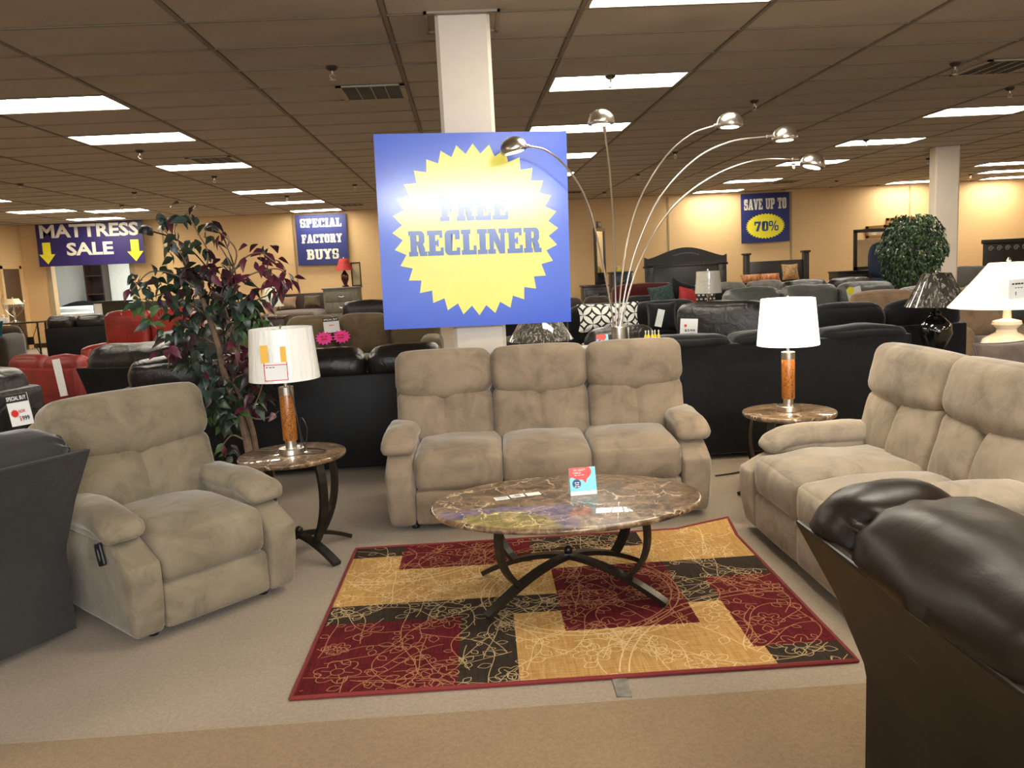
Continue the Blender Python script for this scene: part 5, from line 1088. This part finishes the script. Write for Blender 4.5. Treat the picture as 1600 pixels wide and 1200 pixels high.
# black pleated wrapped lamp + side table
q=at(1463,460,6.9)
simple_lamp('black glossy urn lamp with a plastic-wrapped pleated shade',q.x,6.9,.56,[(0,0),(.08,0),(.085,.02),(.06,.05),(.10,.12),(.135,.20),(.125,.28),(.07,.34),(.04,.36),(.045,.38),(.02,.40),(.02,.43),(0,.43)],(.44,.25,.72,.11),mat('black_glaze',(.006,.006,.006),.08,coat=1),WRAP,0,pleat=.015)
t=thing('end_table','end table carrying the black urn lamp','table',(q.x,6.9,0)); b=MB(); b.bbox((-.25,-.22,.52),(.25,.22,.559),.006); b.build('table_top',DWOOD,t)
for sx in (-.21,.21):
    for sy in (-.19,.19): b=MB(); b.box((sx-.02,sy-.02,0),(sx+.02,sy+.02,.52)); b.build('leg',DWOOD,t,smooth=False)
# white cone lamp, right edge
q=at(1572,540,4.95)
simple_lamp('large cream vase lamp with a warm white cone shade at the right edge',q.x+.0,4.95,.70,[(0,0),(.10,0),(.10,.02),(.08,.04),(.13,.10),(.155,.16),(.13,.22),(.06,.26),(.055,.28),(.085,.31),(.08,.33),(.025,.345),(.022,.40),(0,.40)],(.42,.335,.69,.11),CREAMC,SHADEW,4)
t=thing('end_table','end table under the large cream vase lamp','table',(q.x,4.95,0)); b=MB(); b.lathe([(0,-.03),(.26,-.03),(.27,-.02),(.27,-.005),(.26,0),(0,0)],32,(0,0,.699)); b.build('table_top',DWOOD,t)
b=MB(); b.lathe([(.18,0),(.18,.02),(.04,.05),(.03,.3),(.05,.5),(.04,.67),(0,.67)],18); b.build('pedestal',DWOOD,t)
b=MB(); b.box((0,-.002,0),(.001,0,.001))
tq=at(1588,453,4.60); m2=MB(); t=thing('price_card','white price card taped to the cone shade at the right edge','price sign',tq,R_(20)); m2.box((-.06,-.0,-.05),(.08,.004,.06)); m2.build('card',PAPER,t,smooth=False); text('$',-.005,-.02,.022,-.002,'price_lettering',INK,t); bars(.01,.035,.10,.009,-.002,'header_print',INK,t,4); bars(.02,.012,.07,.004,-.002,'small_print',INK,t,3)
# taupe sofa at right edge with pillow
facing_sofa('taupe_armchair','low taupe armchair behind the beige loveseat at the right edge','armchair',3.36,4.15,R_(90),.85,.70,BROWNP,1,seed=84,armh=.55)
q=at(1556,560,4.4); cushion('taupe pillow with pale piping in front of the cream lamp',q.x+.06,4.34,.705,.46,.28,BROWNP,R_(10),seed=9,tl=-10)
# ------------------------------------------------------------ bedroom furniture along the back wall
def panel_bed(name,label,x,Y,W,H,mt,kind,blanket,mh=.62,bl=2.0):
    t=thing(name,label,'bed',(x,Y,0)); hx=W/2
    if kind=='arch':
        top=[(hx-2*hx*i/24,H-.34+.26*(math.sin(math.pi*i/24)**1.6)+.05*(1 if i in(0,24) else 0)) for i in range(25)]
        b=MB(); b.prism([(-hx,H-.52),(hx,H-.52)]+top,-.10,.0,X=Matrix.Translation((0,0,0))@Matrix.Rotation(R_(90),4,'X')); b.build('crown_rail',mt,t,smooth=False)
        b=MB(); b.bbox((-hx+.05,.0,.0),(hx-.05,.06,H-.50),.01); b.build('headboard_panel',mt,t)
        for s in (-1,1):
            b=MB(); b.bbox((s*(hx-.12)-.11,-.02,0),(s*(hx-.12)+.11,.10,H-.50),.02); b.bbox((s*(hx-.12)-.07,-.045,.1),(s*(hx-.12)+.07,.0,H-.7),.015); b.build('post',mt,t)
        b=MB(); b.bbox((-hx-.03,-.02,H-.56),(hx+.03,.14,H-.50),.015); b.build('moulding',mt,t)
        orn=mat('carving',(.035,.033,.03),.35)
        for k in range(9):
            a=(k-4)/4; b=MB(); b.puff((.09,.03,.05),.014,(a*.30,.01,H-.28+.05*(1-a*a)),n=5,X=Matrix.Identity(4)); b.build('carved_leaf',orn,t)
        for k in range(22): b=MB() if k==0 else b; b.box((-hx+.08+k*(W-.16)/22,-.012,H-.49),(-hx+.08+k*(W-.16)/22+.04,.0,H-.455))
        b.build('dentil_row',orn,t,smooth=False)
    elif kind=='post':
        b=MB(); b.bbox((-hx+.1,.02,.3),(hx-.1,.08,H-.22),.01); b.build('headboard_panel',mt,t)
        for s in (-1,1): b=MB(); b.bbox((s*(hx-.07)-.07,-.02,0),(s*(hx-.07)+.07,.12,H-.04),.01); b.bbox((s*(hx-.07)-.10,-.05,H-.05),(s*(hx-.07)+.10,.15,H),.012); b.build('post',mt,t)
    else:
        b=MB(); b.bbox((-hx,.0,0),(hx,.07,H-.10),.01); b.build('headboard_panel',mt,t); b=MB(); b.bbox((-hx-.03,-.02,H-.1),(hx+.03,.10,H),.015); b.build('top_rail',mt,t)
        orn=mat('silver_scroll',(.22,.2,.17),.35)
        for k in range(10):
            cx_=-hx+.15+k*(W-.3)/9; b=MB(); b.tube([(cx_+.07*(1-i/16)*math.cos(i*.7),-.012,H-.22+.07*(1-i/16)*math.sin(i*.7)) for i in range(15)],.010,5); b.build('scroll_carving',orn,t)
    b=MB(); b.bbox((-hx+.15,-bl,.10),(hx-.15,-.03,.36),.02); b.build('bed_base',mt,t)
    b=MB(); b.puff((W-.2,bl-.05,.32),.08,(0,-bl/2-.02,mh-.10),crown=(0,0,.03),n=8); b.build('mattress',blanket,t)
    return t
x0,x1=at(1008,430,20.8).x,at(1136,430,20.8).x; panel_bed('carved_bed','large black carved bed with an arched headboard','' and 0 or (x0+x1)/2,20.8,x1-x0,1.86,BLACKWOOD,'arch',WHITEFAB,mh=.75)
x0,x1=at(1163,420,20.6).x,at(1264,420,20.6).x; panel_bed('post_bed','black square-posted bed under the save banner with an orange blanket',(x0+x1)/2,20.6,x1-x0,1.55,BLACKWOOD,'post',mat('orange_blanket',(.42,.20,.05),.8,var=.3,vs=12),mh=.72)
for lb,x,w_ in (('striped orange bolster pillow at the left of the square-posted bed',1181,.5),('striped orange bolster pillow in the middle of the square-posted bed',1212,.5)): q=at(x,450,19.2); cushion(lb,q.x,19.5,.85,w_,.22,mat('orange_stripe',(.40,.16,.06),.7,var=.7,vs=5,stretch=(8,1,1)),seed=x,tl=-30)
q=at(1241,445,19.4); cushion('patterned tan square pillow at the right of the square-posted bed',q.x,19.6,.86,.42,.40,mat('tan_pattern',(.32,.2,.09),.8,var=.6,vs=16),seed=6,tl=-14)
x0=at(1538,400,19.5).x; panel_bed('scroll_bed','dark bed with a silver scroll-carved headboard at the right edge',x0+1.1,19.5,2.2,1.58,BLACKWOOD,'scroll',BROWNP,mh=.7)
# dressers
x0,x1=at(912,460,19.6).x,at(950,460,19.6).x; chest('black_dresser','black dresser with silver handles just right of the big sign',x0,x1,19.6,20.1,.98,BLACKWOOD,3,1)
q=at(940,420,20.0); t=thing('dresser_mirror','narrow carved standing mirror seen edge-on above the black dresser','mirror',(q.x,20.0,.982),R_(62)); b=MB()
for z_ in (((-.35,0,0),(-.28,.06,1.35)),((.28,0,0),(.35,.06,1.35)),((-.35,0,0),(.35,.06,.08)),((-.35,0,1.27),(.35,.06,1.35))): b.box(*z_)
b.build('frame',BLACKWOOD,t,smooth=False); b=MB(); b.box((-.28,.02,.08),(.28,.03,1.27)); b.build('glass',MIRROR,t,smooth=False); b=MB(); b.puff((.3,.05,.16),.024,(0,.03,1.42),n=6); b.build('crest',BLACKWOOD,t)
x0,x1=at(957,450,20.2).x,at(988,450,20.2).x; chest('blue_black_chest','tall blue-black chest of drawers behind the arc lamp stems',x0,x1,20.2,20.7,1.26,mat('blue_black',(.012,.02,.035),.4),4,1)
q=at(966,425,20.4); t=thing('yellow_jar','small yellow jar on the tall chest','jar',(q.x,20.4,1.261)); b=MB(); b.lathe([(0,0),(.07,0),(.08,.05),(.05,.11),(0,.11)],14); b.build('jar_body',YOIL,t); b=MB(); b.lathe([(.04,.11),(.04,.15),(0,.16)],10); b.build('lid',CREAMC,t)
x0,x1=at(1310,430,20.3).x,at(1420,430,20.3).x; chest('long_dresser','long black dresser below the mirror, left of the green tree',x0,x1,20.3,20.85,.98,BLACKWOOD,3,3)
q=at(1358,400,20.7); t=thing('dresser_mirror','black framed mirror on the long dresser, half hidden by the green tree','mirror',(q.x+.1,20.72,.982)); b=MB()
for z_ in (((-.48,0,0),(-.40,.06,.98)),((.40,0,0),(.48,.06,1.02)),((-.48,0,0),(.48,.06,.08)),((-.48,0,.94),(.48,.06,1.02))): b.box(*z_)
b.build('frame',BLACKWOOD,t,smooth=False); b=MB(); b.box((-.40,.02,.08),(.40,.03,.76)); b.build('glass',MIRROR,t,smooth=False)
def wall_pic(label,c4,mt,pm):
    tl,tr,bl,br=[at(x,y,BACKY-.04) for x,y in c4]; m_,w_,h_=frame(tl,tr,bl,br); t=thing('framed_picture',label,'picture'); t.matrix_world=m_; b=MB(); e=.07
    for q in (((-w_/2,0,-h_/2),(-w_/2+e,.03,h_/2)),((w_/2-e,0,-h_/2),(w_/2,.03,h_/2)),((-w_/2,0,-h_/2),(w_/2,.03,-h_/2+e)),((-w_/2,0,h_/2-e),(w_/2,.03,h_/2))): b.box(*q)
    b.build('frame',mt,t,smooth=False); b=MB(); b.box((-w_/2+e,.012,-h_/2+e),(w_/2-e,.025,h_/2-e)); b.build('canvas',pm,t,smooth=False)
PIC1=mat('picture_grey',(.25,.23,.18),.5,var=.95,vs=6); PIC2=mat('picture_brown',(.2,.14,.08),.5,var=.9,vs=3)
wall_pic('small brown framed picture left of the green tree',[(1353,354),(1384,351),(1354,372),(1385,370)],GOLDW,PIC1)
wall_pic('wide gold framed picture behind the top of the green tree',[(1384,341),(1464,337),(1386,372),(1465,369)],GOLDW,PIC2)
q=at(1370,400,19.9); t=thing('blue_chair_back','round navy balloon-like chair back beside the mirror','chair',(q.x,19.7,0)); b=MB(); b.puff((.62,.16,.86),.06,(0,.0,1.22),crown=(0,.04,0),n=14,fn=lambda P,U:[P[0]*math.sqrt(max(.12,1-.85*abs(U[2])**3)),P[1],P[2]]); b.build('backrest',mat('navy_fabric',(.01,.02,.06),.7),t); b=MB(); b.puff((.6,.55,.16),.06,(0,-.2,.72),n=6); b.build('seat',bpy.data.materials['navy_fabric'],t)
for sx in (-.24,.24):
    for sy in (-.4,.02): b=MB(); b.box((sx-.02,sy-.02,0),(sx+.02,sy+.02,.66 if sy<0 else .9)); b.build('leg',BLACKWOOD,t,smooth=False)
# ------------------------------------------------------------ artificial trees
def leaf_mesh(name,m,ln=.075,wd=.046):
    b=MB(); n=5
    prof=[0,.62,1,.80,.42,0]
    for i in range(n+1):
        x=ln*i/n; h=wd/2*prof[i]; z=-.012*(i/n)**2*3
        b.v+=[(x,-h,z+.25*h),(x,0,z),(x,h,z+.25*h)]
    for i in range(n):
        for k in (0,1): b.f.append((i*3+k,(i+1)*3+k,(i+1)*3+k+1,i*3+k+1)); b.mi.append(0)
    return b.mesh(name,m,ang=80)
def lmat(n,c): return mat(n,c,.38,var=.3,vs=25,spec=.5)
LG=lmat('leaf_dark_green',(.022,.04,.022)); LB=lmat('leaf_bright_green',(.06,.13,.04)); LT=lmat('leaf_teal',(.03,.055,.045)); LP=lmat('leaf_purple',(.10,.018,.035)); LP2=lmat('leaf_dark_plum',(.03,.014,.018))
LM={'g':leaf_mesh('leaf',LG),'b':leaf_mesh('leaf',LB,.068,.036),'t':leaf_mesh('leaf',LT,.08,.044),'p':leaf_mesh('leaf',LP,.08,.042),'d':leaf_mesh('leaf',LP2,.08,.042)}
BARK=mat('bark',(.17,.11,.07),.85,var=.4,vs=14,bs=30,bst=.6,bd=.01)
TY=5.62; TB=at(386,700,TY); tree=thing('artificial_tree','tall artificial tree with green, teal and purple leaves on a twisted trunk','tree',(TB.x,TY,0))
def TL(x,y,dy=0): q=at(x,y,TY+dy); return Vector((q.x-TB.x,q.y-TY,q.z))
b=MB(); b.tube(smoothpath([Vector((.02,0,.16)),TL(386,690),TL(372,640,.05),TL(352,590,.0),TL(341,540,-.05),TL(326,495,0),TL(312,455,.04)],6),.030,8,taper=.016); b.build('trunk',BARK,tree)
b=MB(); b.tube(smoothpath([Vector((.06,0,.16)),TL(396,680,.04),TL(380,630,-.04),TL(366,590,.05),TL(372,545,.05),TL(356,500,-.03),TL(345,460,0)],6),.022,8,taper=.012); b.build('trunk',BARK,tree)
b=MB(); b.lathe([(0,0),(.13,0),(.17,.22),(.18,.24),(.16,.24),(.15,.2),(0,.19)],24); b.build('pot',mat('wicker_pot',(.10,.06,.03),.8,bs=60,bst=.8,bd=.01),tree)
b=MB(); b.lathe([(.15,.19),(.08,.215),(0,.22)],16); b.build('moss',OLIVE,tree)
BR=[((312,455),(325,400),(310,365),(292,332),'t'),((312,455),(285,400),(265,370),(245,345),'t'),((312,455),(275,430),(235,425),(205,455),'g'),((326,495),(290,470),(250,460),(215,480),'b'),
((345,460),(360,420),(340,380),(318,370),'g'),((345,460),(370,400),(352,370),(334,358),'d'),((345,460),(375,410),(405,395),(430,410),'p'),((345,460),(390,430),(430,420),(448,428),'p'),((356,500),(400,470),(420,460),(440,440),'p'),
((356,500),(395,480),(410,500),(420,520),'b'),((341,540),(300,520),(270,540),(262,575),'g'),((366,590),(400,580),(410,600),(395,640),'d'),((352,590),(320,590),(310,610),(318,640),'t'),((372,545),(390,560),(400,590),(408,610),'p'),((386,650),(405,655),(425,650),(436,642),'p'),((386,690),(365,680),(352,690),(345,705),'b')]
for k,(a,p,c,d,kk) in enumerate(BR):
    dy=[-.12,.1,-.2,-.05,.18,.1,-.15,0,.12][k%9]; b=MB(); b.tube(smoothpath([TL(*a),TL(*p,dy*.5),TL(*c,dy),TL(*d,dy)],5),.007,5,taper=.003); b.build('branch',BARK,tree)
CL=[(292,330,20,10,'t'),(252,335,18,5,'t'),(262,352,22,9,'t'),(275,372,14,6,'g'),(318,365,28,10,'g'),(282,392,20,9,'g'),(310,400,22,8,'g'),(348,360,14,4,'p'),(330,352,8,3,'d'),
(395,398,24,9,'p'),(420,400,24,14,'p'),(446,425,20,12,'p'),(432,440,24,14,'p'),(375,425,26,18,'p'),(350,418,24,14,'p'),(415,460,26,14,'p'),
(250,430,26,12,'g'),(222,440,24,12,'t'),(240,455,26,16,'t'),(210,470,16,9,'b'),(246,468,20,12,'b'),(228,500,14,8,'b'),(288,420,28,22,'g'),(305,440,34,36,'d'),(335,440,34,30,'d'),(365,460,34,34,'g'),(340,470,30,24,'d'),(290,470,34,34,'g'),(300,500,34,30,'g'),
(375,480,30,26,'t'),(395,485,26,20,'g'),(388,500,28,22,'b'),(405,505,20,12,'b'),(372,505,22,14,'g'),(285,530,28,24,'d'),(262,550,18,12,'p'),(300,550,26,22,'g'),(270,510,18,10,'b'),(318,560,24,24,'t'),(330,600,30,34,'t'),(318,625,26,24,'g'),(345,610,34,30,'g'),(372,570,26,20,'d'),(362,545,18,12,'p'),(392,560,20,14,'p'),(398,590,24,18,'d'),(385,610,28,24,'g'),(365,640,26,26,'g'),(345,650,20,16,'b'),(390,625,18,12,'b'),(405,615,16,8,'p'),(432,642,8,2,'p'),(352,660,18,12,'g'),(380,645,16,10,'b'),(350,700,16,7,'b'),(372,700,14,6,'d'),(362,715,16,8,'g')]
allL=[]
rnd=random.Random(3)
for (x,y,r,n,kk) in CL:
    for _ in range(int(n*.9)):
        a=rnd.uniform(0,6.28); q=r*math.sqrt(rnd.random()); X_,Y_=x+q*math.cos(a),y+q*math.sin(a)*.9
        p=TL(X_,Y_,rnd.uniform(-.20,.20)*min(1,r/20)); k2=kk if rnd.random()<.8 else rnd.choice('gdtp')
        allL.append((p,k2,rnd.uniform(0,6.28),rnd.uniform(-5,58),rnd.uniform(-60,60),rnd.uniform(.95,1.45)))
rnd.shuffle(allL); allL.sort(key=lambda t:-t[5])
bulk={k:MB() for k in LM}
for i,(p,k,az,dr,tw,sc) in enumerate(allL):
    X=Matrix.Translation(p)@Matrix.Rotation(az,4,'Z')@Matrix.Rotation(R_(dr),4,'Y')@Matrix.Rotation(R_(tw),4,'X')@Matrix.Scale(sc,4)
    if i<295:
        o=bpy.data.objects.new('leaf',LM[k]); col.objects.link(o); o.parent=tree; o.matrix_local=X
    else:
        me=LM[k]; bulk[k].add([v.co for v in me.vertices],[tuple(f.vertices) for f in me.polygons],X=X)
allb=MB(); mats_=[]
for i,k in enumerate('gbtpd'):
    allb.add(bulk[k].v,bulk[k].f,i); mats_.append({'g':LG,'b':LB,'t':LT,'p':LP,'d':LP2}[k])
stuff(allb.build('foliage',mats_,tree,ang=80))
# green ficus far right
FY=13.2; FB=at(1425,470,FY); fic=thing('green_ficus','bushy artificial green ficus tree in front of the right column','tree',(FB.x,FY,0))
b=MB(); b.tube(smoothpath([(0,0,.2),(.03,0,.7),(-.03,.02,1.1),(.02,0,1.5)],5),.03,7,taper=.015); b.build('trunk',BARK,fic); b=MB(); b.lathe([(0,0),(.15,0),(.19,.26),(.17,.26),(.16,.22),(0,.22)],20); b.build('pot',BLACKMETAL,fic)
lf=MB(); lm=LM['b']; LF2=[LG,lmat('ficus_leaf',(.04,.10,.025))]
for i in range(4200):
    a=rnd.uniform(0,6.28); v=rnd.uniform(-1,1); rr=(1-rnd.random()**2.2*.6); zz=1.42+.62*v*rr; hr=.47*math.sqrt(max(.02,1-v*v*.8))*rr
    p=Vector((hr*math.cos(a)+.12*nz(zz*3,a,1),hr*math.sin(a),zz)); X=Matrix.Translation(p)@Matrix.Rotation(a+rnd.uniform(-.8,.8),4,'Z')@Matrix.Rotation(R_(rnd.uniform(10,80)),4,'Y')@Matrix.Rotation(R_(rnd.uniform(-50,50)),4,'X')
    lf.add([vv.co for vv in lm.vertices],[tuple(f.vertices) for f in lm.polygons],1 if rnd.random()<.4 else 0,X=X)
stuff(lf.build('foliage',LF2,fic,ang=80))
# black arc lamp behind the tree
AY=7.62; a0=at(352,560,AY); t=thing('black_arc_lamp','black metal multi-arm lamp behind the purple-leaved tree','lamp',(a0.x,AY,0))
def AL(x,y,Y=AY): q=at(x,y,Y); return Vector((q.x-a0.x,q.y-AY,q.z))
b=MB(); b.lathe([(0,0),(.15,0),(.15,.02),(.02,.035),(.012,.05),(.012,.75),(0,.75)],24); b.build('pole',BLACKMETAL,t)
for pts,hd_ in (([(352,560),(348,500),(335,440),(310,402),(275,374),(240,362)],(228,361)),([(352,560),(372,500),(368,430),(355,385),(345,366),(338,360)],(331,357))):
    P=smoothpath([AL(*pts[0])]+[AL(*p) for p in pts[1:]],6); b=MB(); b.tube(P,.007,6); am=b.build('arm',BLACKMETAL,t); c=AL(*hd_)
    b=MB(); b.lathe([(.062,-.03),(.065,0),(.05,.035),(.02,.05),(0,.052)],20,X=Matrix.Translation(c)@Matrix.Rotation(R_(15),4,'Y')); b.build('dome_shade',DARKPL,am)
# cable on the floor between sofa and loveseat
b=MB(); b.tube(smoothpath([Vector((q.x,q.y,.008)) for q in (atz(1118,745),atz(1140,742),atz(1163,739),atz(1175,748),atz(1180,760),atz(1178,790))],6),.006,6); o=b.build('power_cable',DARKPL); tag(o,'black power cable lying on the carpet between sofa and loveseat','cable')
